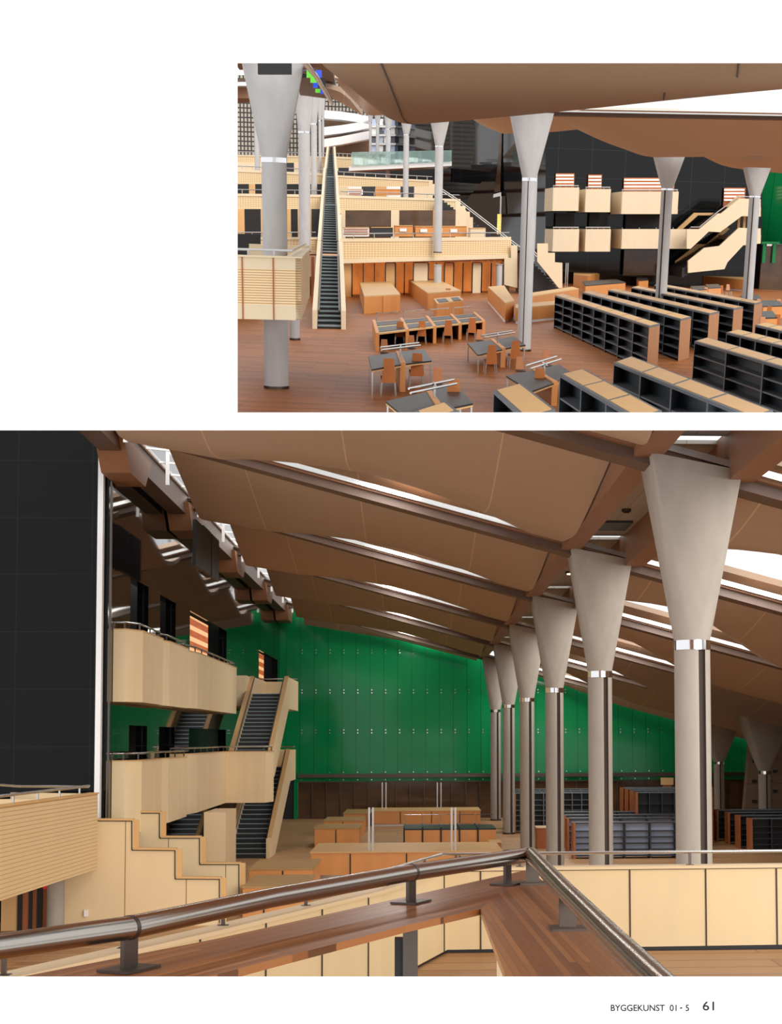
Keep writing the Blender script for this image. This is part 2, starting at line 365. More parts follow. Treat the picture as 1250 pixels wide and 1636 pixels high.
# side wall with its openings (Y from pixel, heights from pixel)
ops = []
def wy(px): return B.x(px, 1180, XW).y
def we(py, Y): return B.y(665, py, Y).z
for a, b, yt in ((206, 235, 923), (254, 279, 951), (302, 361, 976), (413, 443, 1038)):
    Ya, Yb = wy(a), wy(b); ops.append((Ya, Yb, H - 2.1 if a > 400 else H + 2.9, we(yt, Ya)))
low = [(wy(206), wy(235)), (wy(254), wy(279)), (wy(302), wy(361))]
m = MB(); Ys = sorted({60.3, YG, *[y for o in ops for y in o[:2]]})
for i in range(len(Ys) - 1):
    y0, y1 = Ys[i], Ys[i + 1]; op = [o for o in ops if abs(o[0] - y0) < 1e-4]
    if not op: m.box(XW - .5, XW, y0, y1, 0, H + 14)
    else:
        o = op[0]; m.box(XW - .5, XW, y0, y1, o[3], H + 14)
        if (y0 < wy(370)):
            m.box(XW - .5, XW, y0, y1, H + .6, H + 1.55); m.box(XW - .5, XW, y0, y1, 0, H - 2.05)
        else: m.box(XW - .5, XW, y0, y1, 0, o[2])
setting(m, 'wall_left', GRAN)
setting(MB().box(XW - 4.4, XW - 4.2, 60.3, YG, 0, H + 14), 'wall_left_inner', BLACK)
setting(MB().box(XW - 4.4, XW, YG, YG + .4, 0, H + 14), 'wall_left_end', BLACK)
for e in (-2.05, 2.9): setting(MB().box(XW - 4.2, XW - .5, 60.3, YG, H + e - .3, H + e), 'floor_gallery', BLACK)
for k, (a, b, zlo, zhi) in enumerate(((XW - 4.0, XW - 3.9, 0, 0),)): pass
STRIPE = mat('amber_reflection_strips', (150, 62, 22), .4, var=.3, scale=(1, .6, 4), rgb2=(200, 96, 40), seams=(0, 0, .62), seamw=.26, seamcol=(255, 196, 140), emit=.55)  # reflection of the lit ceiling put into glowing amber stripes
for a, b, y0, y1, lab in ((302.5, 338, H + 2.9, we(980, wy(302)), 'tall amber board with a painted reflection of the lit ceiling in the gallery opening of the black wall'), (414, 426, H + 3.0, we(1041, wy(414)), 'small amber board with a painted reflection of the lit ceiling above the upper stair landing')):
    MB().box(XW - .35, XW - .25, wy(a), wy(b), y0, y1).build('painted_reflection', STRIPE, label=lab, cat='painted reflection', group='amber painted reflections')
# white vertical strip on the pier
p = B.y(157, 1180, 59.3)
MB().box(p.x - .09, p.x + .12, 59.1, 59.45, 0.2, H + 12.2).build('white_wall_strip', WHITE, label='tall white vertical strip running up the black granite pier', cat='wall strip')
MB().box(p.x + .35, p.x + .42, 59.3, 59.48, 0.2, H + 12.2).build('edge_trim', STEELD, label='slim dark metal trim right of the white strip', cat='trim')

# ---- columns in the row
YK = [37.2 + 18.5 * k for k in range(6)]
ords = ['nearest and largest concrete column of the row beside the rail', 'second concrete column of the row behind the nearest one', 'third concrete column of the row counting away from the rail',
        'fourth concrete column of the row, before the green wall', 'fifth concrete column of the row, next to the last', 'farthest and thinest-looking concrete column against the green wall'.replace('thinest', 'thinnest')]
for k, Y in enumerate(YK):
    column(B, 6.9 - (.0 if k == 0 else .05), Y, .9, 0, H + 2.42 + (.06 if k > 0 else 0), zr(6.9) - .12, 2.25, 1.9, ords[k], 'concrete columns in the front row', groove=(.09, .27), slope=.2)
column(B, 26.0, 111.2, .95, 0, H - 2.5, zr(26) - .1, 3.4, 4, 'brownish column in the far row at the right edge', 'columns in the far right row', groove=(-.02, .12))
column(B, 26.3, 129.7, .9, 0, H - 2.1, zr(26) - .1, 3.4, 4, 'far column half hidden behind the nearest column', 'columns in the far right row', groove=(-.02, .12))

# ---- roof beams
names = ['first', 'second', 'third', 'fourth', 'fifth', 'sixth']
def xbeam(Y, x0, x1, label):
    t = thing('roof_beam', B, (x0, Y, zr(x0)), label, 'beam', 'sloping roof beams')
    def seg(dy0, dy1, dz0, dz1, m, nm):
        MB().hexa([(x0, Y + dy0, zr(x0) + dz0), (x1, Y + dy0, zr(x1) + dz0), (x1, Y + dy1, zr(x1) + dz0), (x0, Y + dy1, zr(x0) + dz0)],
                  [(x0, Y + dy0, zr(x0) + dz1), (x1, Y + dy0, zr(x1) + dz1), (x1, Y + dy1, zr(x1) + dz1), (x0, Y + dy1, zr(x0) + dz1)]).build(nm, m, parent=t)
    seg(-.5, .5, -.42, .05, BEAM, 'web'); seg(-.75, .75, -.12, .0, GIRD, 'flange'); seg(-1.0, -.75, -.05, .12, STEEL, 'gutter')
for k, Y in enumerate(YK):
    xbeam(Y, -11.1, 38, f'{names[k]} sloping brown roof beam from the rail, meeting the {names[k]} column')
# ---- girders joining the columns
for k in range(-1, 5):
    y0 = 30 if k < 0 else YK[k]; y1 = YK[k + 1]; w = 'in front of the nearest column' if k < 0 else f'between the {names[k]} and {names[k+1]} columns'
    for xx, s in ((5.75, 'left'), (8.05, 'right')):
        z = zr(xx)
        MB().hexa([(xx - .35, y0, z - .25), (xx + .35, y0, z - .25), (xx + .35, y1, z - .25), (xx - .35, y1, z - .25)],
                  [(xx - .35, y0, z + 1.0), (xx + .35, y0, z + 1.0), (xx + .35, y1, z + 1.0), (xx - .35, y1, z + 1.0)]).build('girder', GIRD, label=f'{s} brown box girder {w}', cat='girder', group='box girders over the columns')
    so = thing('soffit', B, (6.9, (y0 + y1) / 2, zr(6.9) + .6), f'grey ceiling soffit {w}', 'ceiling panel', 'grey soffits between the girders')
    MB().box(6.05, 7.75, y0 + .5, y1 - .5, zr(6.9) + .6, zr(6.9) + .7).build('panel', SOFF, parent=so)
    ym = y0 + (y1 - y0) * .62
    rm = MB().cyl(6.9, ym, zr(6.9) + .5, zr(6.9) + .62, .16, 16).build('downlight_rim', STEELD, parent=so)
    MB().cyl(6.9, ym, zr(6.9) + .47, zr(6.9) + .52, .1, 16).build('downlight_lens', LAMP if k in (1, 2, 3) else BLACK, parent=rm)
    if k == 0:
        MB().box(6.3, 7.5, ym + 2.6, ym + 4.6, zr(6.9) + .52, zr(6.9) + .62).build('air_grille', GREYD, parent=so)
# ---- curved ceiling panels per bay
def panel(y0, y1, x0, x1, gapf, sagf, label, group, fold=.7):
    rows = []
    nu, nv = 36, 24
    for j in range(nv + 1):
        v = j / nv; row = []
        for i in range(nu + 1):
            X = x0 + (x1 - x0) * i / nu; g = gapf(X); Y = y0 + .5 + (y1 - 1.1 - g - y0 - .5) * v
            b = (v / fold) ** 1.3 if v < fold else 1 - .45 * ((v - fold) / (1 - fold)) ** 2
            bulge = -.25 * math.sin(math.pi * v)
            row.append(Vector((X, Y, zr(X) + .1 - sagf(X) * b + bulge + .6 * max(0, 1 - v / fold))))
        rows.append(row)
    MB().grid(rows, .25).build('ceiling_panel', CEILR, label=label, cat='ceiling panel', group=group)
def gapL(X): t = (X + 9.8) / 15; return max(0, 3.3 * math.sin(max(0, min(1, (t - .2) / .72)) * math.pi) ** .8 if t > .2 else 0)
def sagL(X): return max(.4, 1.3 * (1 - (X + 9.8) / 12.5))
def gapR(X): return 9.5 * max(0, 1 - abs(X - 11.5) / 5.5) + .4
def sagR(X): return .25 + .7 * min(1, max(0, (X - 10) / 8))
for k in range(-1, 6):
    y0 = 29 if k < 0 else YK[k]; y1 = YK[k + 1] if k < 5 else YG
    if k == 5: g = lambda X: 0
    else: g = gapL
    nm = ['nearest', 'second', 'third', 'fourth', 'fifth', 'sixth', 'farthest'][k + 1]
    panel(y0, y1, -9.8, 5.35, g, sagL, f'{nm} curved brown ceiling panel left of the columns', 'curved ceiling panels on the left')
    if k < 0: panel(y0, y1, 8.45, 30, lambda X: 6.2, sagR, f'{nm} ceiling panel right of the columns', 'ceiling panels on the right')
    else: panel(y0, y1, 8.45, 38, g if k == 5 else gapR, sagR, f'{nm} folded ceiling panel right of the columns', 'ceiling panels on the right')
# ---- girder and glazed strip along the side wall
def zl(x): return zr(x)
m = MB().hexa([(-11.9, 50, zr(-11.5) - 1.0), (-11.1, 50, zr(-11.5) - 1.0), (-11.1, YG, zr(-11.5) - 1.0), (-11.9, YG, zr(-11.5) - 1.0)],
          [(-11.9, 50, zr(-11.5) + .1), (-11.1, 50, zr(-11.5) + .1), (-11.1, YG, zr(-11.5) + .1), (-11.9, YG, zr(-11.5) + .1)])
eg = thing('edge_girder', B, (-11.5, 90, zr(-11.5) - 1), 'long dark roof edge girder running along the top of the black wall', 'girder')
m.build('girder_body', BEAM, parent=eg)
for k in range(1, 6):
    Y = YK[k] + (3.5 if k == 1 else 1); MB().hexa([(-12.0, Y - 1.6, zr(-11.5) - 1.7), (-10.9, Y - 1.6, zr(-11.5) - 1.7), (-10.9, Y + 1.6, zr(-11.5) - 1.7), (-12.0, Y + 1.6, zr(-11.5) - 1.7)],
        [(-12.0, Y - 3, zr(-11.5) - .5), (-10.9, Y - 3, zr(-11.5) - .5), (-10.9, Y + 3, zr(-11.5) - .5), (-12.0, Y + 3, zr(-11.5) - .5)]).build('bracket', GIRD, parent=eg)
tr = thing('glazing_truss', B, (-10.5, 90, zr(-10.5)), 'white steel lattice in the bright glazed strip beside the wall girder', 'truss')
m = MB()
m.tube([(-11.0, 52, zr(-11) + .15), (-11.0, YG, zr(-11) + .15)], .08, 6); m.tube([(-9.9, 52, zr(-10) + .35), (-9.9, YG, zr(-10) + .35)], .06, 6)
for i in range(26):
    y = 55 + i * 3.1; m.bar((-11, y, zr(-11) + .1), (-9.9, y + .8, zr(-10) + .4), .08)
    if i % 3 == 0: m.bar((-10.6, y, zr(-11) - .9), (-10.6, y, zr(-11) + .6), .14)
m.smooth = False
m.build('lattice', WHITE, parent=tr)
for px, py, Y, s in ((317, 872, 70, 'left'), (329, 880, 72.5, 'middle'), (342, 892, 75.5, 'right')):
    p = B.y(px, py, Y); MB().box(p.x - .08, p.x + .08, p.y - 1.3, p.y + 1.3, p.z - 1.05, p.z + 1.05).build('hanging_panel', BLACK, label=f'{s} of three black panels hanging below the wall girder', cat='panel', group='black hanging panels')

# ---- wooden gallery balconies
def balcony(name_label, path, ztop, zbot, group, railpath=True, m=BIRCHV, t=.2, edge=None):
    o = thing('balcony', B, (path[0][0], path[0][1], zbot), name_label, 'balcony', group)
    MB().wall(path, zbot, ztop, t).build('parapet', m, parent=o)
    c = [Vector((p[0], p[1])) for p in path]
    fl = [(p[0], p[1]) for p in path] + [(XW, path[-1][1]), (XW, path[0][1])]
    ins = offset(path, .11)
    MB().prism([(p.x, p.y) for p in ins] + [(XW + .02, path[-1][1]), (XW + .02, path[0][1])], zbot + .02, zbot + .9).build('floor_slab', BIRCH, parent=o)
    MB().wall(path, ztop, ztop + .04, t * 1.3).build('capping', OAKL, parent=o)
    rp = [(p.x, p.y, ztop + .3) for p in offset(path, .05)]
    ro = rail(B, o, rp, .045, m=STEEL)
    for i in range(len(rp) - 1):
        a, b = Vector(rp[i]), Vector(rp[i + 1]); n = max(1, int((b - a).length / 2.2))
        for j in range(n + (i == len(rp) - 2)): q = lerp(a, b, j / n); MB().bar(q - Vector((0, 0, .3)), q, .06).build('rail_post', STEELD, parent=ro)
    return o
XB = -11.17
A1 = [(-12.15, 60.5), (-11.66, 60.5), (XB, 62.2 - 1.5), (XB, 65.7), (XB - .25, 66.3), (XB, 68.0), (XB, 73.6)]
A1 = [(XW + .02, 60.6), (-11.6, 60.6), (XB, 61.6), (XB, 66.4), (XB - .22, 66.9), (XB - .22, 67.2), (XB, 68.2), (XB, 73.6)]
balcony('upper long timber balcony nearest the white strip on the black wall', A1, H + 4.38, H + 1.5, 'upper timber balconies')
A2 = [(XW + .02, 74.6), (-11.5, 74.6), (XB, 77.0), (XB, 93.4), (XW + .02, 93.4)]
balcony('upper timber balcony in front of the amber striped opening', A2, H + 4.38, H + 1.55, 'upper timber balconies')
balcony('lower long timber balcony nearest the white strip on the black wall', A1, H - .86, H - 3.72, 'lower timber balconies')
A3 = [(XW + .02, 74.6), (-11.5, 74.6), (XB, 77.0), (XB, 88.6), (-8.86, 88.6), (-8.55, 90.2)]
balcony('lower timber balcony wrapping onto the stair landing', A3, H - .74, H - 3.7, 'lower timber balconies')
# ---- stairs: two stacked flights with timber sides
st = thing('staircase', B, (-10, 90, 0), 'two-flight staircase with dark treads and timber sides by the green wall', 'staircase')
def side(x, pts, m=BIRCHV, t=.2, name='side_panel'):
    MB().slab([(x, p[0], p[1]) for p in pts], (t, 0, 0)).build(name, m, parent=st)
def stairflight(y0, y1, z0, z1, ye):
    flight(st, -11.0, -8.86, y0, y1, z0, z1, 20)
    up = 1.15
    s = (z1 - z0) / (y1 - y0)
    for x in (-11.2, -8.86):
        side(x, [(y0 - .3, z0 - .4), (y0 - .3, z0 + up), (y0 + .6, z0 + up), (y1, z1 + up), (ye, z1 + up), (ye, z1 - 1.0), (y1 + .6, z1 - 1.0), (y0 + 2.4, z0 - .4)])
        MB().bar((x + .1, y0 + .6, z0 + up + .04), (x + .1, y1, z1 + up + .04), .26, .06).build('capping', OAKL, parent=st)
        MB().tube([(x + (.28 if x < -10 else -.1), y0 + .2, z0 + up - .05), (x + (.28 if x < -10 else -.1), y0 + .8, z0 + up - .05), (x + (.28 if x < -10 else -.1), y1, z1 + up - .02)], .035).build('handrail', STEELD, parent=st)
    MB().box(-11.0, -8.86, y1, ye, z1 - .9, z1).build('landing', BIRCH, parent=st)
    MB().box(-11.0, -8.66, ye, ye + .2, z1 - 1, z1 + up).build('landing_parapet', BIRCHV, parent=st)
    MB().tube([(-11.9, ye, z1 + up + .2), (-8.7, ye, z1 + up + .2)], .045).build('landing_rail', STEEL, parent=st)
stairflight(90.3, 104, 0.02, H - 1.9, 109)
stairflight(90.5, 102.5, H - 1.9, H + 3.05, 111)
MB().box(XW, -11.2, 100, 109, H + 2.2, H + 4.2).build('side_landing', BIRCHV, parent=st)
# ---- near left balcony with louvred front
lb = thing('louvred_balcony', B, (-12, 50, 2), 'large louvred timber balcony cut off by the left picture edge', 'balcony')
q0 = B.y(-40, 1286, 44.5); q1 = B.y(151, 1266, 57.5); zt = q1.z
pth = [(q0.x - .9, q0.y - 1.5), (q0.x, q0.y), (q1.x, q1.y)]
MB().wall(pth, H - 4.85, H - 2.03, .25).build('louvred_front', LOUVER, parent=lb)
MB().wall([(q1.x, q1.y), (q1.x - 3.5, 59.3)], H - 4.85, H - 2.03, .25).build('side_return', BIRCH, parent=lb)
MB().prism([(q0.x - .9, q0.y - 1.4), (q0.x - .1, q0.y + .2), (q1.x - .1, q1.y), (q1.x - 3.5, 59.2), (-24, 59.2)], H - 4.6, H - 3.2).build('floor_slab', BIRCH, parent=lb)
MB().wall(pth, H - 2.03, H - 1.98, .36).build('capping', OAKL, parent=lb)
rp = [(pth[0][0] - .1, pth[0][1], H - 1.72), (pth[1][0] - .1, pth[1][1], H - 1.72), (pth[2][0] - .1, pth[2][1] - .5, H - 1.72)]
rail(B, lb, rp, .05, posts=[lerp(rp[1], rp[2], t) for t in (.08, .3, .5, .7, .9)], ph=.28)
rail(B, lb, [B.y(-20, 1252, 52), B.y(30, 1256, 54), B.y(141, 1257, 57)], .05)
MB().wall([(-20, 58), (-13.2, 58.6)], H - 4, H - 2.25, .2).build('rear_parapet', BIRCH, parent=lb)
# room under the balcony
column(B, B.y(89, 1440, 56).x, 56, .62, 0, H - 4.9, H - 4.6, .7, .7, 'short grey column in the shade under the louvred balcony', None)
dr = thing('door_1', B, (-13, 57, 0), None, None, kind='structure')
for a, b, mm in ((2, 30, OAKL), (36, 47, OAKD), (52, 60, OAKD), (68, 75, OAKD)):
    pa, pb = B.y(a, 1440, 57), B.y(b, 1440, 57); MB().box(pa.x, pb.x, 57, 57.2, 0, H - 4.7).build('timber_leaf', mm, parent=dr)
for a, b in ((29, 36), (47, 52), (60, 68)):
    pa, pb = B.y(a, 1440, 57), B.y(b, 1440, 57); MB().box(pa.x, pb.x, 56.9, 57.1, 0, H - 4.7).build('frame_stile', BLACK, parent=dr)
p = B.y(72, 1417, 56.5); MB().box(p.x - .14, p.x + .14, 56.78, 56.9, p.z - .1, p.z + .1).build('exit_sign', RED, label='small red sign under the louvred balcony', cat='sign')
# stepped timber walls beside the descending stair
def stepped(Y, pts, label, t=.25, bottom=0):
    P = [B.y(a, b, Y) for a, b in pts]; o = thing('stepped_parapet', B, (P[0].x, Y, 0), label, 'parapet', 'stepped timber parapets')
    pl = [(p.x, Y, p.z) for p in P]; poly = [(pl[0][0], Y, bottom)] + pl + [(pl[-1][0], Y, bottom)]
    MB().slab(poly, (0, t, 0)).build('panelling', BIRCHP, parent=o)
    m = MB()
    for i in range(len(pl) - 1): m.bar((pl[i][0], Y + t / 2, pl[i][2]), (pl[i + 1][0], Y + t / 2, pl[i + 1][2]), t + .14, .07)
    m.build('capping', OAKL, parent=o)
    m = MB()
    for i in range(len(pl) - 1): 
        d = Vector((-.045, 0, -.045)); m.bar(Vector((pl[i][0], Y - .03, pl[i][2])) + d, Vector((pl[i + 1][0], Y - .03, pl[i + 1][2])) + d, .03, .045)
    m.build('shadow_joint', BLACK, parent=o)
    return o
stepped(58, [(102, 1309), (213, 1309.5), (213, 1356), (282, 1356.5), (282, 1402), (353, 1402.5), (353, 1475)], 'front stepped timber parapet descending to the right of the louvred balcony')
stepped(61.6, [(177, 1297), (257, 1297), (257, 1337), (321, 1337), (321, 1379), (384, 1379), (384, 1450)], 'rear stepped timber parapet descending behind the front one')
p = B.y(137, 1459, 57.9); MB().box(p.x - .06, p.x + .06, 57.85, 58, p.z - .12, p.z + .12).build('light_switch', WHITE, label='small white switch plate on the stepped timber wall', cat='switch')
a = B.y(326, 1298, 70); b = B.y(361, 1298, 70); MB().box(a.x, b.x, 70, 74, 0, a.z).build('timber_box_wall', BIRCH, label='plain timber boxed pier standing behind the stepped parapets', cat='pier')
# steps between parapets (mostly hidden)
st2 = thing('side_stair', B, (-10, 60, 0), 'dark stair hidden between the two stepped parapets', 'staircase')
m = MB()
for i in range(3, 10):
    x0 = B.y(160 + i * 20, 1400, 60).x; x1 = B.y(180 + i * 20, 1400, 60).x; m.box(x0, x1, 58.4, 61.4, 0, max(.15, H - 4.2 - i * .33))
m.build('steps', TREAD, parent=st2)

# ---- library counters, cabinets and desks on the hall floor
def pbox(px0, px1, pyt, Yf, depth, ztop, m=OAK, mt=OAKL, z0=0, name='counter', label='', cat='counter', group=None, div=(), toe=None, hall=B):
    """box whose front face stands at Yf, its top at height ztop"""
    a = hall.y(px0, pyt, Yf); b = hall.y(px1, pyt, Yf); t = thing(name, hall, ((a.x + b.x) / 2, Yf + depth / 2, z0), label, cat, group)
    zb = z0 + (.18 if toe else 0)
    MB().box(a.x, b.x, Yf, Yf + depth, zb, ztop - .06).build('body', m, parent=t)
    MB().box(a.x - .05, b.x + .05, Yf - .05, Yf + depth + .05, ztop - .06, ztop).build('top', mt, parent=t)
    for d in div:
        x = hall.y(d, pyt, Yf).x; MB().box(x - .03, x + .03, Yf - .04, Yf, zb + .03, ztop - .1).build('joint', BLACK, parent=t)
    if toe: MB().box(a.x + .08, b.x - .08, Yf + .15, Yf + depth - .15, z0, zb).build('plinth', toe, parent=t)
    return t
def Yof(py, z): return B.z(665, py, z).y
for (px0, px1, yt, yb, ytb, lab, div, nm, toe) in (
    (497, 802, 1360, 1394, 1346, 'longest oak service counter just beyond the rail', (560, 650, 735), 'service_counter', STEEL),
    (503, 574, 1322, 1349, 1315, 'square oak cabinet with two doors left of the desks', (537,), 'cabinet', None),
    (518, 581, 1310, 1321, 1304, 'low oak cabinet behind the square one', (548,), 'cabinet', None),
    (549, 592, 1299, 1309, 1292, 'small oak cabinet nearest the glazed room on the left', (), 'cabinet', None),
    (594, 768, 1295, 1320, 1290, 'long oak counter farthest back before the glazed room', (640, 690, 735), 'service_counter', WHITE),
    (398, 500, 1386, 1404, 1371, 'low oak cabinet behind the stair side, rear of two', (452,), 'cabinet', None),
    (388, 488, 1414, 1448, 1396, 'low oak cabinet behind the stair side, front of two', (422,), 'cabinet', None)):
    zt_ = {1360: 1.35, 1322: 1.3, 1310: 1.1, 1299: 1.0, 1295: 1.25, 1386: 1.2, 1414: 1.2}[yt]
    Yf = Yof(yt, zt_); Yb = Yof(ytb, zt_)
    pbox(px0, px1, yt, Yf, Yb - Yf, zt_, name=nm, label=lab, cat='counter' if 'counter' in lab else 'cabinet', div=div, toe=toe, mt=mat('oak_top_brown', (176, 138, 84), .5, var=.1) if 'cabinet' in lab else OAKL)  # cabinet tops a darker oak than the counter tops
Yd = Yof(1324, 1.2)
for k in range(5):
    x0, x1 = 646 + k * 29.5, 646 + (k + 1) * 29.5; a, b = B.y(x0, 1324, Yd), B.y(x1, 1324, Yd)
    w = ['leftmost', 'second from the left', 'middle', 'second from the right', 'rightmost'][k]
    t = thing('reading_desk', B, (a.x, Yd, 0), f'{w} of the five oak reading desks with black inlay tops', 'desk', 'reading desks behind the service counter')
    MB().box(a.x + .03, b.x - .03, Yd, Yd + .1, .05, 1.1).build('front_panel', OAK, parent=t)
    MB().box(a.x + .03, b.x - .03, Yd, Yd + 4.5, 1.1, 1.2).build('desk_top', DESK, parent=t)
    MB().box(a.x - .05, a.x + .05, Yd - .1, Yd + 4.6, 0, 1.28).build('divider', BLACK, parent=t)
    MB().tube([(a.x, Yd + 3, 1.2), (a.x, Yd + 3, 1.95), (b.x - .1, Yd + 3, 1.95)], .03, 6).build('lamp_bar', STEEL, parent=t)
for px, yb, yt, lab in ((593, 1362, 1290, 'pair of slim steel poles rising from the long counter on the left'), (725, 1362, 1290, 'pair of slim steel poles rising from the long counter on the right'),
                   (614, 1293, 1250, 'pair of slim steel poles on the far counter, left'), (702, 1293, 1250, 'pair of slim steel poles on the far counter, right')):
    Y = Yof(yb, 1.2); z1 = B.y(px, yt, Y).z; t = thing('twin_pole', B, (B.y(px, yb, Y).x, Y, 1.2), lab, 'pole', 'twin steel poles on the counters')
    for d in (-3, 3):
        p = B.y(px + d, yb, Y); MB().box(p.x - .05, p.x + .05, Y - .05, Y + .05, 1.2, z1).build('pole', STEEL, parent=t)
p = B.y(654, 1385, 84); t = thing('touch_post', B, (p.x, 84, 0), 'short steel post in front of the long counter', 'post'); MB().box(p.x - .08, p.x + .08, 83.9, 84.1, 0, B.y(654, 1362, 84).z).build('post', STEEL, parent=t)
# chairs/desks seen between the columns
for px, pyt, pyb, lab in ((868, 1322, 1357, 'oak desk end seen between the third and fourth columns'), (792, 1345, 1362, 'low oak box seat by the fifth column')):
    Y = Yof(pyb, 0); 
    pbox(px - 9, px + 9, pyt, Y, 2, max(.5, B.y(px, pyt, Y).z), name='desk_end', label=lab, cat='desk', m=OAKD)

def shelfrow(px0, px1, pyt, ztop, Yf, dep, label, group, nshelf=5, secs=4, m=GREYD, endm=OAKD, back=None, hall=B, end='left'):
    a, b = hall.y(px0, pyt, Yf), hall.y(px1, pyt, Yf); t = thing('bookcase', hall, ((a.x + b.x) / 2, Yf, 0), label, 'bookcase', group)
    MB().box(a.x, b.x, Yf, Yf + dep, ztop - .06, ztop).build('top_board', GREY if back is None else GREYD, parent=t)
    MB().box(a.x + .05, b.x - .05, Yf + dep * .45, Yf + dep * .5, .1, ztop - .06).build('back_panel', back or BLACK, parent=t)
    for k in range(nshelf): z = .12 + (ztop - .3) * k / nshelf; MB().box(a.x, b.x, Yf, Yf + dep, z, z + .05).build('shelf', m, parent=t)
    for k in range(1, secs): x = a.x + (b.x - a.x) * k / secs; MB().box(x - .04, x + .04, Yf - .01, Yf + dep, 0, ztop - .06).build('upright', m, parent=t)
    for x in (a.x, b.x): MB().box(x - .07, x + .07, Yf - .03, Yf + dep, 0, ztop).build('end_panel', endm, parent=t)
    return t
# nearest group with blue-grey back panels (five rows), dark group right, two far groups
for k, (px0, pyt, px1) in enumerate(((918, 1316, 1086), (908, 1309, 1086), (903, 1304, 1075), (900, 1299, 1062))):
    Y = Yof(pyt, 2.1); shelfrow(px0, 1120, pyt, 2.1, Y, 1.1, f'{["front", "second", "third", "rear"][k]} low bookcase of the group with blue-grey back panels', 'bookcases with blue-grey backs', back=SILV, secs=5)
for k, (px0, pyt) in enumerate(((1201, 1311), (1182, 1306), (1165, 1301), (1147, 1297))):
    Y = Yof(pyt, 2.1); shelfrow(px0, 1330, pyt, 2.1, Y, 1.1, f'{["front", "second", "third", "rear"][k]} dark bookcase of the right group with reddish timber ends', 'dark bookcases at the right', secs=4)
for k, (px0, pyt) in enumerate(((1018, 1266), (1011, 1263), (1003, 1260.5), (995, 1258.5))):
    Yf = 100 + k * 3; z = B.y(px0, pyt, Yf).z; shelfrow(px0, 1138, pyt, z, Yf, 1.0, f'{["front", "second", "third", "rear"][k]} tall bookcase of the group under the green wall', 'tall bookcases under the green wall', secs=6)
for k, (px0, pyt) in enumerate(((823, 1267), (818, 1264), (814, 1261))):
    Yf = 112 + k * 3.4; z = B.y(px0, pyt, Yf).z; shelfrow(px0, 945, pyt, z, Yf, 1.0, f'{["front", "middle", "rear"][k]} tall bookcase behind the third and fourth columns', 'tall bookcases behind the columns', secs=8, m=GREY, nshelf=7)
p = B.y(1069, 1249, 110); q = thing('sign_board', B, (p.x, 110, 0), 'small pale board standing above the tall bookcases', 'board'); MB().box(p.x - .45, p.x + .45, 110.6, 110.9, p.z - .25, p.z + .28).build('board', OAKL, parent=q); MB().box(p.x - .3, p.x + .3, 110.65, 110.85, 0, p.z - .25).build('stand', OAKD, parent=q)

# ---- landing in front: parapets, rails and floor
ZL = H - 2.88
setting(MB().slab([(-3.4, 11, ZL), (.2, 20.4, ZL), (6.2, 20.4, ZL), (6.2, 9, ZL), (-3.4, 9, ZL)][::1], (0, 0, -.15)), 'floor_landing', FLOORB)
pr = thing('landing_parapet', B, (0, 20, ZL), 'pale timber panelled parapet across the landing with a thin steel rail', 'parapet')
path = [(-5.2, 8.4), (-3.16, 11.4), (-1.93, 13.8), (-.47, 17.3), (.37, 20.2), (6.8, 20.2)]
path = [(-3.95, 9.4), (-3.16, 11.2), (-1.93, 14.0), (-.47, 17.6), (.37, 20.5), (6.8, 20.7)]
MB().wall(path, ZL + .04, H - 1.80, .14).build('panelling', mat('birch_landing_panels', (228, 204, 158), .5, var=.08, scale=(2.2, 2.2, .5)), parent=pr)
MB().wall(path, ZL - .1, ZL + .04, .1).build('skirting', BLACK, parent=pr)
MB().wall(path, H - 1.80, H - 1.785, .1).build('shadow_joint', BLACK, parent=pr)
MB().wall(path, H - 1.785, H - 1.745, .26).build('capping', BIRCH, parent=pr)
fp = [Vector((p.x, p.y)) for p in offset(path, -.075)]
def seam(px):
    best = None
    for i in range(len(fp) - 1):
        for j in range(200):
            q = fp[i].lerp(fp[i + 1], j / 200); d = B.y(px, 1450, q.y).x - q.x
            if best is None or abs(d) < best[0]: best = (abs(d), q)
    q = best[1]; MB().box(q.x - .008, q.x + .008, q.y - .012, q.y + .012, ZL + .04, H - 1.80).build('panel_joint', CONCD, parent=pr)
for px in (145, 320, 425, 515, 589, 652, 710, 768, 1008, 1127, 1243): seam(px)
rp = [(p.x, p.y, H - 1.57) for p in offset(path, .03)]
MB().tube([(-4.3, 10.6, H - 1.57)] + rp[1:], .022, 10).build('handrail', STEEL, parent=pr)
for i, ts in ((1, (.1, .6)), (2, (.1, .55)), (3, (.15, .72)), (4, (.03, .165, .53, .905))):
    for t in ts:
        q = lerp(rp[i], rp[i + 1], t); MB().bar(q - Vector((0, 0, .19)), q, .035).build('rail_post', STEELD, parent=pr); MB().box(q.x - .05, q.x + .05, q.y - .05, q.y + .05, q.z - .185, q.z - .172).build('post_plate', STEELD, parent=pr)
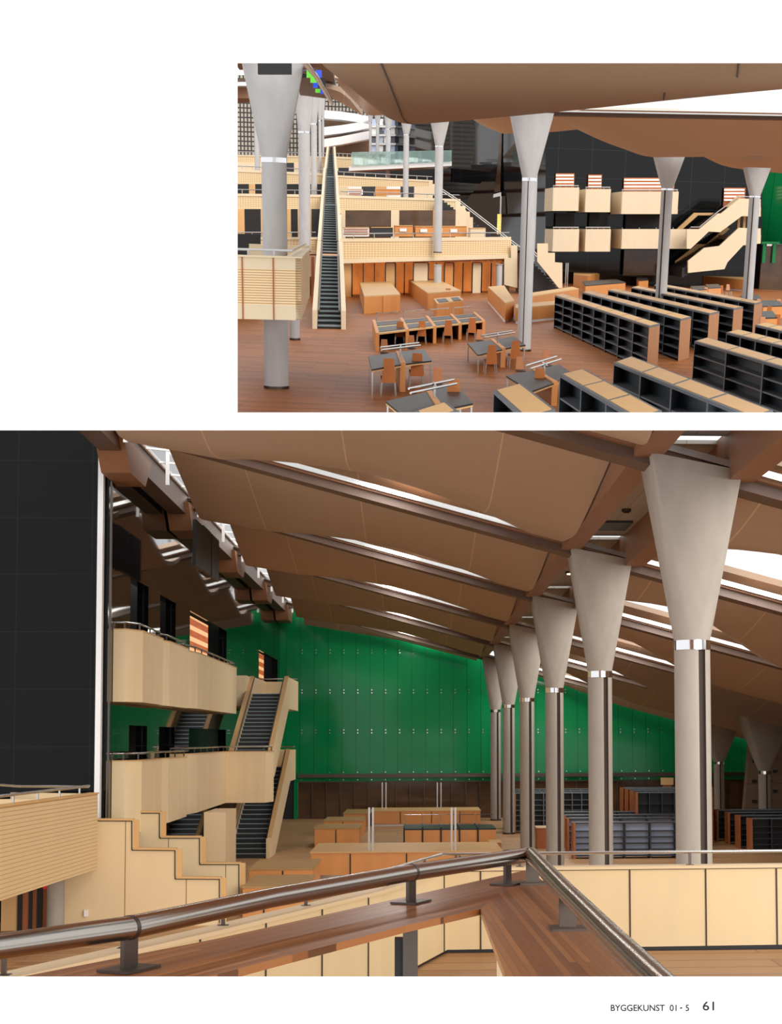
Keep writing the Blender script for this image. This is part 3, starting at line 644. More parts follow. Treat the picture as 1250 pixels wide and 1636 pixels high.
# foreground mitred ledge
zL = H - .6
Lo = [B.z(px, py, zL) for px, py in ((-60, 1597), (340, 1512), (620, 1437), (840, 1390))]
Li = [B.z(px, py, zL) for px, py in ((768, 1452), (640, 1479), (440, 1515), (150, 1562), (-60, 1600))]
out = B.z(846, 1389, zL); inn = B.z(768, 1452, zL)
rf = B.z(1072, 1580, zL); ri = B.z(816, 1580, zL); lo1 = B.z(345, 1500, zL)
lf = B.z(-60, 1579, zL); ln = B.z(120, 1567, zL); ln2 = B.z(60, 1600, zL)
led = thing('ledge', B, (0.3, 5, zL - .05), 'brown oak strip ledge with a mitred corner under the thick steel rail', 'ledge')
def obj_board(name, pts, m, ang):
    mb = MB().slab(pts, (0, 0, -.022)); o = mb.build(name, m, parent=led); return o
def ledge_mat(name, ang):
    m = plank_mat(name, (122, 70, 36), (170, 108, 58), (94, 54, 28), (1, 1, 1), -ang); m.node_tree.nodes['Principled BSDF'].inputs['Roughness'].default_value = .3
    br = [n for n in m.node_tree.nodes if n.type == 'TEX_BRICK'][0]; br.inputs['Brick Width'].default_value = 1.9; br.inputs['Row Height'].default_value = .021; br.inputs['Mortar Size'].default_value = .0008; return m
dL = out - lo1; dR = rf - out
obj_board('left_board', [lf, lo1, out, inn, B.z(648, 1479, zL), B.z(515, 1513, zL), B.z(425, 1536, zL), B.z(250, 1583, zL), ln2], ledge_mat('ledge_strips_left', math.atan2(dL.y, dL.x)), 0)
obj_board('right_board', [out, inn, ri, rf], ledge_mat('ledge_strips_right', math.atan2(dR.y, dR.x)), 0)
# legs below the ledge
a = B.y(656, 1480, 5.35); MB().box(a.x - .026, a.x + .026, 5.3, 5.4, H - 1.7, zL - .02).build('leg', STEELD, parent=led)
MB().box(a.x - .055, a.x - .026, 5.32, 5.38, zL - .26, zL - .1).build('hinge_block', BLACK, parent=led)
a = B.y(803, 1540, 4.6); MB().box(a.x - .012, a.x + .02, 4.5, 4.7, H - 1.7, zL - .045).build('leg', BIRCH, parent=led)
# thick rail
zp = H - .49
rl = thing('thick_handrail', B, (0.4, 6.2, zL), 'thick polished steel handrail on flat posts bending at the corner', 'handrail')
ap = B.z(848, 1365, zp); pl_ = [B.z(px, py, zp) for px, py in ((-50, 1519), (205, 1482.5), (430, 1435), (660, 1393.5))] + [lerp(B.z(660, 1393.5, zp), ap, .93)]
pr_ = [lerp(ap, B.z(905, 1425, zp), .08), B.z(905, 1425, zp), B.z(985, 1505, zp), B.z(1075, 1590, zp)]
MB().tube(pl_ + [ap + Vector((.0, .0, .0))] + pr_, .031, 20).build('pipe', mat('polished_steel_pipe', (176, 170, 162), .2, metal=1, var=.05), parent=rl)
for px, py in ((207, 1482), (657, 1394), (811, 1370)):
    q = B.z(px, py, zp); c = MB(); d = dL.normalized(); n = Vector((-d.y, d.x, 0))
    c.hexa([q + d * a_ + n * b_ - Vector((0, 0, .108)) for a_, b_ in ((-.03, -.006), (.03, -.006), (.03, .006), (-.03, .006))], [q + d * a_ + n * b_ for a_, b_ in ((-.03, -.006), (.03, -.006), (.03, .006), (-.03, .006))]).build('post', STEELD, parent=rl)
    MB().slab([q + d * a_ + n * b_ - Vector((0, 0, .109)) for a_, b_ in ((-.07, -.05), (.07, -.05), (.07, .05), (-.07, .05))], (0, 0, .007)).build('post_plate', STEELD, parent=rl)
    MB().tube([q - d * .008, q + d * .008], .0325, 20).build('joint_ring', STEELD, parent=rl)
for px, py in ((851, 1369), (907, 1428)):
    q = B.z(px, py, zp)
    MB().box(q.x - .027, q.x + .027, q.y - .006, q.y + .006, zL, zp).build('post', STEELD, parent=rl)
    MB().box(q.x - .055, q.x + .055, q.y - .06, q.y + .06, zL - .001, zL + .007).build('post_plate', STEELD, parent=rl)

CEIL = mat('fawn_ceiling_board', (204, 182, 160), .6, var=.05, scale=(.4, .4, .4))
BIRCH = mat('pale_birch', (226, 207, 174), .5, var=.05, scale=(1.2, 1.2, .25))
END = mat('bookcase_end_oak', (172, 118, 72), .5, var=.14, scale=(2, 2, .4)); SHELFD = mat('slate_shelf_paint', (62, 68, 72), .5, var=.1)
CEILN = mat('deep_brown_ceiling_board', (146, 116, 88), .6, var=.06, scale=(.4, .4, .4))
# ================================================================ UPPER PICTURE: the hall seen towards the terraces (a smaller model, built to its own upright axes)
def tset(mb, name, m): return mb.build(name, m, hall=T, kind='structure')
def TB(): return MB()
tset(MB().prism([(-20, 45), (70, 45), (75, 206), (-40, 206)], -.4, 0), 'floor_upper_picture', FLOORT)
def yx(px, Y): return T.y(px, 355, Y).x
def yz(py, Y): return T.y(541, py, Y).z
# ---- terraces
def pbx(mb, px0, px1, py0, py1, Y, d=.4, Y1=None):
    """box between two pixel columns and two pixel heights standing at depth Y (Y1 at its right end)"""
    Y1 = Y if Y1 is None else Y1
    a0, a1 = T.y(px0, py0 if not isinstance(py0, tuple) else py0[0], Y), T.y(px0, py1 if not isinstance(py1, tuple) else py1[0], Y)
    b0, b1 = T.y(px1, py0 if not isinstance(py0, tuple) else py0[1], Y1), T.y(px1, py1 if not isinstance(py1, tuple) else py1[1], Y1)
    xa = (a0.x + a1.x) / 2; xb = (b0.x + b1.x) / 2
    lo = [(xa, Y, a1.z), (xb, Y1, b1.z), (xb, Y1 + d, b1.z), (xa, Y + d, a1.z)]; hi = [(xa, Y, a0.z), (xb, Y1, b0.z), (xb, Y1 + d, b0.z), (xa, Y + d, a0.z)]
    return mb.hexa(lo, hi)
tiers = [
 ('right', 1, 545, 817, (381, 378.5), (421, 413), 150, 172, 'lowest perforated timber terrace right of the long stair'),
 ('right', 2, 541, 736, (312, 318), (341, 342.5), 186, 192, 'second timber terrace right of the long stair'),
 ('right', 3, 539, 692, (280, 288), (301, 309), 216, 220, 'third timber terrace right of the long stair'),
 ('right', 4, 536, 600, (250, 253), (273, 274), 244, 246, 'highest timber terrace right of the long stair'),
 ('left', 1, 360, 508, (379, 379), (406, 406), 152, 152, 'lowest timber terrace left of the long stair'),
 ('left', 2, 360, 516, (309, 311), (338, 338), 186, 186, 'second timber terrace left of the long stair'),
 ('left', 3, 360, 519, (270, 277), (297, 298), 216, 216, 'third timber terrace left of the long stair'),
 ('left', 4, 360, 525, (247, 250), (262, 263), 244, 244, 'highest timber terrace left of the long stair')]
for sd, k, a, b, t0, t1, Y0, Y1, lab in tiers:
    p = T.y(a, t1[0], Y0); o = thing('terrace', T, (T.y((a + b) / 2, 355, Y0).x, Y0, p.z), lab, 'terrace', 'timber terraces of the upper picture')
    w = t1[0] - t0[0]
    pbx(MB(), a, b, (t0[0] + w * .14, t0[1] + w * .14), (t1[0] - w * .17, t1[1] - w * .17), Y0, .5, Y1).build('perforated_front', PERF, parent=o)
    pbx(MB(), a, b, (t0[0], t0[1]), (t0[0] + w * .14, t0[1] + w * .14), Y0 - .12, .8, Y1 - .12).build('top_band', BIRCH, parent=o)
    pbx(MB(), a, b, (t1[0] - w * .17, t1[1] - w * .17), t1, Y0 - .12, .8, Y1 - .12).build('bottom_band', BIRCH, parent=o)
    za = T.y(a, t1[0], Y0).z + .5
    xa, xb = yx(a, Y0), yx(b, Y1)
    MB().prism([(xa, Y0 + .3), (xb, Y1 + .3), (xb + 3, 206 + k * 14), (xa - 6, 206 + k * 14)] if sd == 'right' and k < 2 else [(xa, Y0 + .3), (xb, Y1 + .3), (xb, Y0 + 45), (xa, Y0 + 45)], za - .4, za).build('floor_slab', FLOORT, parent=o)
    zt_ = T.y(a, t0[0], Y0).z
    MB().tube([(xa + .2, Y0 - .1, zt_ + .45), (xb - .2, Y1 - .1, T.y(b, t0[1], Y1).z + .45)], .06, 6).build('handrail', STEEL, parent=o)
    m = MB()
    for i in range(9):
        q = lerp((xa + .2, Y0, zt_), (xb - .2, Y1, T.y(b, t0[1], Y1).z), (i + .5) / 9); m.box(q.x - .04, q.x + .04, q.y - .1, q.y, q.z, q.z + .45)
    m.build('rail_posts', STEEL, parent=o)
# back walls of the terraces with dark glazed bays
def bays(name, Y, pxs, py0, py1, lab):
    t = thing('terrace_wall', T, (yx((pxs[0][0] + pxs[-1][1]) / 2, Y), Y, yz(py1, Y)), lab, 'wall panels')
    for a, b, m, nm in pxs: pbx(MB(), a, b, py0, py1, Y, .4).build(nm, m, parent=t)
bays('a', 184, [(545, 552, BIRCH, 'timber_pier'), (552, 625, GLASSD, 'glazed_bay'), (625, 638, BIRCH, 'timber_pier'), (638, 692, GLASSD, 'glazed_bay'), (692, 706, OAK, 'timber_pier'), (706, 728, GLASSD, 'glazed_bay'), (728, 745, BIRCH, 'timber_pier')], 336, 384, 'timber piers and dark glazed bays behind the lowest right terrace')
bays('b', 183, [(360, 391, OAKL, 'timber_pier'), (391, 417, BLACK, 'dark_opening'), (417, 465, OAKL, 'timber_pier'), (465, 476, BLACK, 'dark_opening'), (476, 498, OAKL, 'timber_pier'), (498, 514, GREYD, 'dark_opening')], 334, 385, 'oak piers and black openings behind the lowest left terrace')
bays('c', 213, [(360, 398, BLACK, 'dark_opening'), (398, 408, OAKL, 'timber_pier'), (408, 478, BLACK, 'dark_opening'), (478, 490, OAKL, 'timber_pier'), (490, 517, GREYD, 'dark_opening')], 294, 318, 'black openings behind the second left terrace')
bays('d', 213, [(541, 556, BIRCH, 'timber_pier'), (556, 578, WHITE, 'white_bay'), (578, 600, GREYD, 'dark_opening'), (600, 618, OAKL, 'timber_pier'), (618, 640, WHITE, 'white_bay'), (640, 662, GREYD, 'dark_opening'), (662, 692, BIRCH, 'timber_pier')], 298, 320, 'row of pale and dark bays behind the second right terrace')
bays('e', 242, [(541, 620, GREYD, 'dark_opening'), (620, 700, BLACK, 'dark_opening')], 268, 290, 'dark recess behind the third right terrace')
bays('f', 242, [(360, 420, BIRCH, 'timber_pier'), (420, 470, GREYD, 'dark_opening'), (470, 524, BIRCH, 'timber_pier')], 260, 279, 'recess behind the third left terrace')
# reading furniture on the terraces
for i, (a, b, t0, t1, Y, m, lab) in enumerate(((631, 660, 361, 378, 176, OAK, 'low oak counter with white papers on the lowest right terrace, left one'), (664, 746, 362, 378, 176, OAK, 'long oak counter on the lowest right terrace by the column'),
        (548, 590, 364, 378, 172, WHITE, 'white shelving unit on the lowest right terrace next to the long stair'), (594, 628, 364, 378, 172, GREYD, 'dark and white desk cluster on the lowest right terrace'),
        (752, 776, 365, 380, 172, BIRCH, 'pale timber cupboard at the right end of the lowest terrace'), (556, 580, 303, 311, 206, WHITE, 'white table on the second right terrace'), (600, 640, 303, 311, 206, OAK, 'oak table on the second right terrace'))):
    z = [4.6, 4.6, 4.6, 4.6, 4.6, 9.2, 9.2][i]
    t = thing('terrace_counter', T, (yx((a + b) / 2, Y), Y, yz(t1, Y)), lab, 'counter')
    pbx(MB(), a, b, t0, t1, Y, 3).build('body', m, parent=t)
    pbx(MB(), a, b, t0 - 1, t0, Y - .1, 3.2).build('top', OAKL, parent=t)
    if m is OAK and i < 2:
        for c in range(a + 8, b - 10, 24): pbx(MB(), c, c + 11, t0 + 4, t0 + 9, Y - .15, .1).build('white_panel', WHITE, parent=t)
    if m is WHITE:
        for c in range(3): pbx(MB(), a + 2, b - 2, t0 + 2 + c * 3.6, t0 + 3.4 + c * 3.6, Y - .1, .08).build('shelf', OAKD, parent=t)
# stepped cream parapets beside the dark stairs
def stepT(Y, pts, lab, th=.4, m=BIRCH):
    P = [T.y(a, b, Y) for a, b in pts]; MB().slab(P, (0, th, 0)).build('stepped_parapet', m, hall=T, label=lab, cat='parapet', group='stepped parapets of the upper picture')
stepT(185, [(728, 380), (728, 322), (736, 322), (736, 329), (744, 329), (744, 338), (751, 338), (751, 347), (756, 347), (756, 380)], 'stepped timber parapet at the right end of the second terrace')
stepT(215, [(686, 312), (686, 288), (690, 288), (690, 294), (695, 294), (695, 300), (700, 300), (700, 312)], 'small stepped timber parapet at the right end of the third terrace')
stepT(168, [(859, 418), (859, 389), (876, 389), (876, 404), (887, 404), (887, 419), (899, 420), (899, 460), (893, 460)], 'stepped timber parapet right of the dark stair behind the middle column')
stepT(171, [(817, 392), (827, 392), (827, 420), (827, 460), (806, 455), (806, 412), (817, 412)], 'plain timber wall end beneath the lowest terrace by the middle column')
def xstair(pa, pb, Y, d, n, lab, low):
    a, b = T.y(*pa, Y), T.y(*pb, Y); t = thing('dark_stair', T, (b.x, Y, low), lab, 'staircase', 'dark stone stairs by the black wall')
    m = MB(); NS = []
    for i in range(n):
        x0 = a.x + (b.x - a.x) * i / n; x1 = a.x + (b.x - a.x) * (i + 1) / n; z = a.z + (b.z - a.z) * (i + .5) / n
        m.box(x0, x1, Y, Y + d, min(low, z - .3), z); NS.append(MB().box(x1 - .06, x1 + .02, Y, Y + d, z - .05, z + .02))
    so = m.build('steps', TREAD, parent=t)
    for q in NS: q.build('nosing', NOSE, parent=so)
    for yy in (Y + .2, Y + d * .5):
        MB().tube([(a.x, yy, a.z + 1.2), (a.x + (b.x - a.x) * .25, yy, a.z + (b.z - a.z) * .22 + 1.2), (b.x, yy, b.z + 1.2)], .07, 6).build('handrail', STEEL, parent=t)
    return t
xstair((705, 318), (832, 412), 188, 8, 26, 'dark stair descending beside the black wall at the terrace ends', 4)
xstair((836, 404), (893, 461), 170, 6, 12, 'dark stair reaching the hall floor behind the middle column', 0)
# ---- long central stair with timber sides
ls = thing('long_stair', T, (T.z(527, 515, 0).x, 105, 0), 'long dark central stair climbing through all the terraces', 'staircase')
def lflight(y0, z0, y1, z1, n, pa, pb, pm=None):
    xa0, xa1 = pa; xb0, xb1 = pb
    m = MB(); NS = []
    for i in range(n):
        u, v = i / n, (i + 1) / n; y = y0 + (y1 - y0) * u; yy = y0 + (y1 - y0) * v; z = z0 + (z1 - z0) * v
        l0, r0, l1, r1 = (xa0 + (xb0 - xa0) * u, xa1 + (xb1 - xa1) * u, xa0 + (xb0 - xa0) * v, xa1 + (xb1 - xa1) * v)
        m.hexa([(l0, y, z - .8), (r0, y, z - .8), (r1, yy, z - .8), (l1, yy, z - .8)], [(l0, y, z), (r0, y, z), (r1, yy, z), (l1, yy, z)])
        NS.append(MB().box(l0 + .03, r0 - .03, y - .06, y + .1, z - .07, z + .02))
    so = m.build('steps', TREAD, parent=ls)
    for q in NS: q.build('nosing', NOSE, parent=so)
    for x0, x1, s in ((xa0, xb0, -1), (xa1, xb1, 1)):
        w = .32
        for (o0, o1, mm, nm) in ((0, w, BIRCH, 'side_wall'),):
            a0, a1 = x0 + s * o0, x0 + s * o1; b0, b1 = x1 + s * o0, x1 + s * o1
            l = min(a0, a1), max(a0, a1); r = min(b0, b1), max(b0, b1)
            MB().hexa([(l[0], y0 - .5, z0 - .2), (l[1], y0 - .5, z0 - .2), (r[1], y1, z1 - .9), (r[0], y1, z1 - .9)],
                      [(l[0], y0 - .5, z0 + 1.25), (l[1], y0 - .5, z0 + 1.25), (r[1], y1, z1 + 1.25), (r[0], y1, z1 + 1.25)]).build(nm, mm, parent=ls)
        MB().tube([(x0 - s * .12, y0 - .3, z0 + 1.2), (x1 - s * .12, y1, z1 + 1.2)], .06, 6).build('handrail', STEELD, parent=ls)
def X(px, Y): return T.y(px, 355, Y).x
Ls = [(105.8, 0, 506.5, 545.5), (143, 4.1, 513, 542), (150, 4.1, 513, 541), (187, 8.9, 518, 538), (193, 8.9, 518, 537.5), (217, 12.9, 521, 535.5), (222, 12.9, 522, 535), (245, 17.0, 526, 533)]
for i in (0, 2, 4, 6):
    a, b = Ls[i], Ls[i + 1]; lflight(a[0], a[1], b[0], b[1], (19, 20, 16, 14)[i // 2], (X(a[2], a[0]), X(a[3], a[0])), (X(b[2], b[0]), X(b[3], b[0])))
    if i < 6:
        c = Ls[i + 2]; MB().hexa([(X(b[2], b[0]), b[0], b[1] - .8), (X(b[3], b[0]), b[0], b[1] - .8), (X(c[3], c[0]), c[0], b[1] - .8), (X(c[2], c[0]), c[0], b[1] - .8)],
             [(X(b[2], b[0]), b[0], b[1]), (X(b[3], b[0]), b[0], b[1]), (X(c[3], c[0]), c[0], b[1]), (X(c[2], c[0]), c[0], b[1])]).build('landing', OAK, parent=ls)
# ---- room fronts under the lowest terrace
fx = thing('room_front', T, (yx(680, 160), 160, 0), 'timber and glazed room fronts with amber light under the lowest terrace', 'wall panels')
def fy(px): return 151.5 + (px - 545) / 272 * 22
def fseg(a, b, m, nm, dy=0, py0=None, py1=0):
    Ya, Yb = fy(a) + dy, fy(b) + dy; xa, xb = yx(a, Ya), yx(b, Yb)
    MB().hexa([(xa, Ya, 0), (xb, Yb, 0), (xb, Yb + .3, 0), (xa, Ya + .3, 0)], [(xa, Ya, 3.2), (xb, Yb, 3.2), (xb, Yb + .3, 3.2), (xa, Ya + .3, 3.2)]).build(nm, m, parent=fx)
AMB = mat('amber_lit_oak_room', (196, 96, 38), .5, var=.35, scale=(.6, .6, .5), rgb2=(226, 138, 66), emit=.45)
for a, b, m, nm in ((545, 563, OAKL, 'timber_panel'), (617, 633, OAKL, 'timber_panel'), (662, 686, BIRCH, 'timber_panel'), (712, 727, OAK, 'timber_panel'), (757, 772, BIRCH, 'timber_panel'), (803, 817, BIRCH, 'timber_panel')): fseg(a, b, m, nm)
for a, b in ((563, 617), (633, 662), (686, 712), (727, 757), (772, 803)):
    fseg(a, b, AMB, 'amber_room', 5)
    n = max(1, round((b - a) / 16))
    for i in range(n + 1):
        x = a + (b - a) * i / n; fseg(x - .8, x + .8, BLACK, 'door_stile', -.05)
fseg(545, 817, OAKD, 'room_back', 9)
for px, Y, D, nm in ((701, 158, .8, 'grey column between the amber room fronts'), (800, 168, .7, 'grey column at the right end of the amber room fronts')):
    column(T, yx(px, Y), Y, D, 0, 3.0, 3.2, .8, .8, nm, 'short columns under the terrace')
p = T.y(763, 415.5, 170.0); MB().box(p.x - .5, p.x + .5, 169.0, 169.3, p.z - .2, p.z + .2).build('exit_sign', RED, hall=T, label='tiny red sign above the cream panel under the lowest terrace', cat='sign')
# ---- near-left balcony wrapped round the big column
nb = thing('near_balcony', T, (yx(430, 58), 58, 3.4), 'large slotted timber balcony wrapped around the big left column', 'balcony')
x0, x1, x2 = yx(350, 58), yx(480.5, 58), yx(494.5, 77)
for z0, z1, m, nm in ((3.47, 4.0, BIRCH, 'bottom_band'), (4.0, 5.3, LOUVERT, 'slotted_front'), (5.3, 5.72, BIRCH, 'top_band')):
    MB().box(x0, x1, 58, 58.25, z0, z1).build(nm, m, parent=nb)
MB().hexa([(x1 - .2, 58, 3.47), (x1, 58, 3.47), (x2, 77, 3.47), (x2 - .2, 77, 3.47)], [(x1 - .2, 58, 5.72), (x1, 58, 5.72), (x2, 77, 5.72), (x2 - .2, 77, 5.72)]).build('side_panel', LOUVERT, parent=nb)
MB().hexa([(x1 - .55, 58, 5.72), (x1 + .05, 58, 5.72), (x2 + .05, 77, 5.72), (x2 - .4, 77, 5.72)], [(x1 - .55, 58, 5.78), (x1 + .05, 58, 5.78), (x2 + .05, 77, 5.78), (x2 - .4, 77, 5.78)]).build('capping', BIRCH, parent=nb)
MB().box(x0, x1 + .03, 57.9, 58.5, 5.72, 5.78).build('capping', BIRCH, parent=nb)
m = MB()
for px in (386, 436): m.box(yx(px, 58) - .025, yx(px, 58) + .025, 57.96, 58.02, 3.47, 5.72)
m.build('panel_joints', OAKD, parent=nb)
MB().prism([(x0, 58.2), (x1 - .1, 58.2), (x2 - .1, 77), (x0, 77)], 3.5, 4.3).build('floor_slab', BIRCH, parent=nb)
MB().box(x0, x2, 77, 77.3, 3.6, 5.9).build('rear_parapet', BIRCH, parent=nb)
MB().tube([(x0, 58.3, 5.98), (x1 - .35, 58.3, 5.98), (x2 - .2, 77, 5.98)], .045, 8).build('handrail', STEEL, parent=nb)
for px in (395, 437): MB().box(yx(px, 58) - .03, yx(px, 58) + .03, 58.25, 58.35, 5.7, 5.98).build('rail_post', STEEL, parent=nb)
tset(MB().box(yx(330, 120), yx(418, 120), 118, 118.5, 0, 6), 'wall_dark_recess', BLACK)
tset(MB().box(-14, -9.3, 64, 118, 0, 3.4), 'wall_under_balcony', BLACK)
column(T, yx(470, 95), 95, .62, 0, 3.6, 4.0, .8, .8, 'slim grey column in the shade behind the big left column', None)
MB().box(yx(497, 140), yx(502, 140), 140, 140.4, 0, 4).build('orange_panel', OAKD, hall=T, label='orange timber door edge left of the long stair foot', cat='door panel')
# ---- columns
def tcol(px, w, pyc, pyb, pyt, Y, tw, lab, zb=None, grp='columns of the upper picture', groove=None, td=None):
    x = yx(px, Y); D = w * Y / F; z0 = T.y(px, pyb, Y).z if zb is None else zb
    column(T, T.y(px, (pyc + pyb) / 2, Y).x, Y, D, z0, T.y(px, pyc, Y).z, T.y(px, pyt, Y).z, tw * Y / F, (td or tw * .8) * Y / F, lab, grp, groove=groove)
tcol(440, 37.7, 252, 608, 100, 66.9, 90, 'biggest concrete column of the upper picture, passing through the near balcony', zb=0, td=60)
tcol(842, 22, 284, 543, 181, 90.2, 63, 'concrete column standing beside the low bookcases in the middle of the upper picture', zb=0, groove=(-.16, -.1), td=44)
tcol(1062, 18, 301, 455, 250, 121, 43, 'concrete column rising behind the long bookcase rows', zb=0, groove=(-.32, -.2))
tcol(1201, 17, 313, 466, 268, 124, 37, 'concrete column in front of the timber stairs by the green wall', zb=0, groove=(-.28, -.16))
tcol(486.7, 17.5, 210, 384, 152, 150, 28, 'second column of the left row, behind the biggest one', zb=4.2)
tcol(502, 9, 197, 318, 150, 205, 16, 'third column of the left row, half hidden by the second', zb=9)
tcol(511.5, 4.5, 192, 282, 152, 236, 8, 'fourth thin column of the left row', zb=13)
tcol(516.5, 3.4, 188, 280, 152, 250, 7, 'fifth and thinnest column of the left row', zb=14)
tcol(411, 8, 190, 284, 150, 236, 12, 'thin column seen left of the biggest column before the perforated wall', zb=12.5)
tcol(701, 12.5, 233, 384, 194, 160, 27, 'column standing on the lowest terrace before the black wall', zb=4.3)
tcol(649, 8.5, 215, 318, 192, 206, 17, 'column rising behind the second terrace on the right', zb=9)
tcol(620.5, 7.2, 206, 287, 184, 232, 13, 'column rising behind the third terrace on the right', zb=12.8)
tcol(603.5, 5, 198, 262, 180, 248, 11, 'thin column before the white curved balconies, right one', zb=15)
tcol(592, 4, 196, 262, 180, 256, 9, 'thin column before the white curved balconies, left one', zb=15)
# ---- far end: perforated wall, white curved balconies, facade
tset(pbx(MB(), 340, 650, 120, 330, 285, 2), 'wall_perforated', PERFW)
for i, (pts, th, lab) in enumerate((([(518, 176), (545, 178), (570, 182), (592, 186)], 13, 'highest white curved balcony band at the far end'), ([(518, 203), (545, 200), (570, 196), (592, 191)], 13, 'middle white curved balcony band at the far end'),
                               ([(518, 222), (545, 218), (570, 213), (600, 207)], 13, 'lowest white curved balcony band at the far end'))):
    Y = 272; o = MB()
    lo = [T.y(a, b + th, Y) for a, b in pts]; hi = [T.y(a, b, Y) for a, b in pts]
    for j in range(len(pts) - 1):
        o.hexa([lo[j], lo[j + 1], lo[j + 1] + Vector((0, 5, 0)), lo[j] + Vector((0, 5, 0))], [hi[j], hi[j + 1], hi[j + 1] + Vector((0, 5, 0)), hi[j] + Vector((0, 5, 0))])
    o.build('curved_balcony', WHITE, hall=T, label=lab, cat='balcony', group='white curved balconies')
pbx(MB(), 519, 590, 188, 250, 279, 1).build('brown_recess', mat('umber_recess', (112, 84, 64), .7, var=.2), hall=T, label='brown recess behind the white curved balconies', cat='wall panel')  # flat brown panel behind the balcony bands
fc = thing('far_facade', T, (yx(625, 266), 266, 10), 'grey and white gridded facade behind the thin columns', 'facade')
for i in range(4):
    for j in range(5):
        pbx(MB(), 592 + j * 11, 601 + j * 11, 190 + i * 14, 200 + i * 14, 266, .6).build('grey_panel', [SILV, WHITE, GREY][(i + j) % 3], parent=fc)
    pbx(MB(), 592, 646, 200.5 + i * 14, 203.5 + i * 14, 265.6, 1.2).build('floor_band', WHITE, parent=fc)
gb = thing('glass_balcony', T, (yx(630, 228), 228, yz(270, 228)), 'white slab balcony with a pale green glass balustrade', 'balcony')
pbx(MB(), 558, 722, (266, 258), (273, 265), 230, 10, 226).build('slab', WHITE, parent=gb)
pbx(MB(), 562, 722, (243, 240), (266, 258), 229.6, .15, 225.6).build('glass_balustrade', GLASS, parent=gb)
for i in range(6): pbx(MB(), 566 + i * 22, 580 + i * 22, 252 + (i % 2) * 3, 263 - i, 234, 3).build('white_seat', WHITE, parent=gb)
# ---- black wall
def bwY(px): return 206 if px > 870 else 206 + (870 - px) / 230 * 60
tset(MB().slab([T.y(872, 462, 206), T.y(1219, 462, 206), T.y(1219, 190, 206), T.y(872, 190, 206)], (0, 1.5, 0)), 'wall_black', GRANT)
tset(MB().hexa([T.y(625, 462, 268), T.y(872, 462, 206), T.y(872, 462, 206) + Vector((0, 1.5, 0)), T.y(625, 462, 268) + Vector((0, 1.5, 0))],
               [T.y(625, 170, 268), T.y(872, 170, 206), T.y(872, 170, 206) + Vector((0, 1.5, 0)), T.y(625, 170, 268) + Vector((0, 1.5, 0))]), 'wall_black_slanted', GRANT)
nw = thing('wall_niche', T, (yx(785, 222), 222, yz(318, 222)), 'tall dark niche with a white sill in the slanted black wall', 'niche')
pbx(MB(), 769, 801, (228, 213), (310, 306), 230, .3, 220).build('recess', mat('dark_brown_glass', (44, 30, 22), .15, var=.6, scale=(.3, .3, .2), rgb2=(80, 52, 34)), parent=nw)
pbx(MB(), 769, 801, (316, 307), (320, 313), 229.5, .6, 219.5).build('sill', WHITE, parent=nw); pbx(MB(), 799.6, 801.4, 313, 342, 219.3, .4).build('drop_strip', WHITE, parent=nw)
for a, b, s in ((222, 247, 'upper'), (262, 286, 'lower')):
    nn_ = thing('wall_niche', T, (yx(726, 243), 243, yz(b, 243)), f'{s} of two small niches with white sills left in the black wall', 'niche', 'small wall niches')
    pbx(MB(), 717, 735, (a + 8, a), (b, b - 8), 243, .3, 238).build('recess', mat('niche_brown', (84, 52, 30), .3, var=.5), parent=nn_)
    pbx(MB(), 717, 735, (b, b - 8), (b + 4, b - 4), 242.6, .6, 237.6).build('sill', WHITE, parent=nn_)
    for px in (723, 730): pbx(MB(), px - .7, px + .7, a + 14, a + 15.4, 241, .3).build('lamp', LAMP, parent=nn_)
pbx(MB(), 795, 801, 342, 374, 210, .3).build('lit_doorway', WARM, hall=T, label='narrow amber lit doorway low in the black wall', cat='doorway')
pbx(MB(), 856, 858.6, 180, 418, 203, .2).build('vertical_strip', STEEL, hall=T, label='slim pale vertical strip beside the middle column', cat='wall strip')
# balconies on the black wall
for i, (a, b, t0, t1, lab) in enumerate(((884, 925, 299.5, 337, 'upper timber balcony on the black wall nearest the middle column'), (936, 975.5, 302, 339, 'upper timber balcony in the middle of the black wall'), (994, 1083.5, 306, 342, 'wide upper timber balcony behind the bookcase column'),
                              (884, 925, 366, 402, 'lower timber balcony on the black wall nearest the middle column'), (936, 975.5, 366, 402, 'lower timber balcony in the middle of the black wall'), (994, 1104, 366, 397.5, 'wide lower timber balcony joining the stairs'))):
    Y = 198; o = thing('wall_balcony', T, (yx((a + b) / 2, Y), Y, yz(t1, Y)), lab, 'balcony', 'timber balconies on the black wall')
    m = pbx(MB(), a, b, t0, t1, Y, .5); m.build('parapet', BIRCH, parent=o)
    for px in (a, b): pbx(MB(), px - .4, px + .4, t0, t1, Y, 8).build('side_panel', BIRCH, parent=o)
    pbx(MB(), a, b, t1 - 8, t1 - .5, Y + .5, 7).build('floor_slab', OAKL, parent=o)
    if b < 1090: MB().tube([T.y(a, t0 - 2.5, Y), T.y(b, t0 - 2.5, Y)], .09, 6).build('handrail', STEEL, parent=o)
    for j in range(5):
        px = a + 1 + (b - a - 2) * j / 4; pbx(MB(), px - .35, px + .35, t0 - 2.5, t0, Y, .15).build('rail_post', STEEL, parent=o)
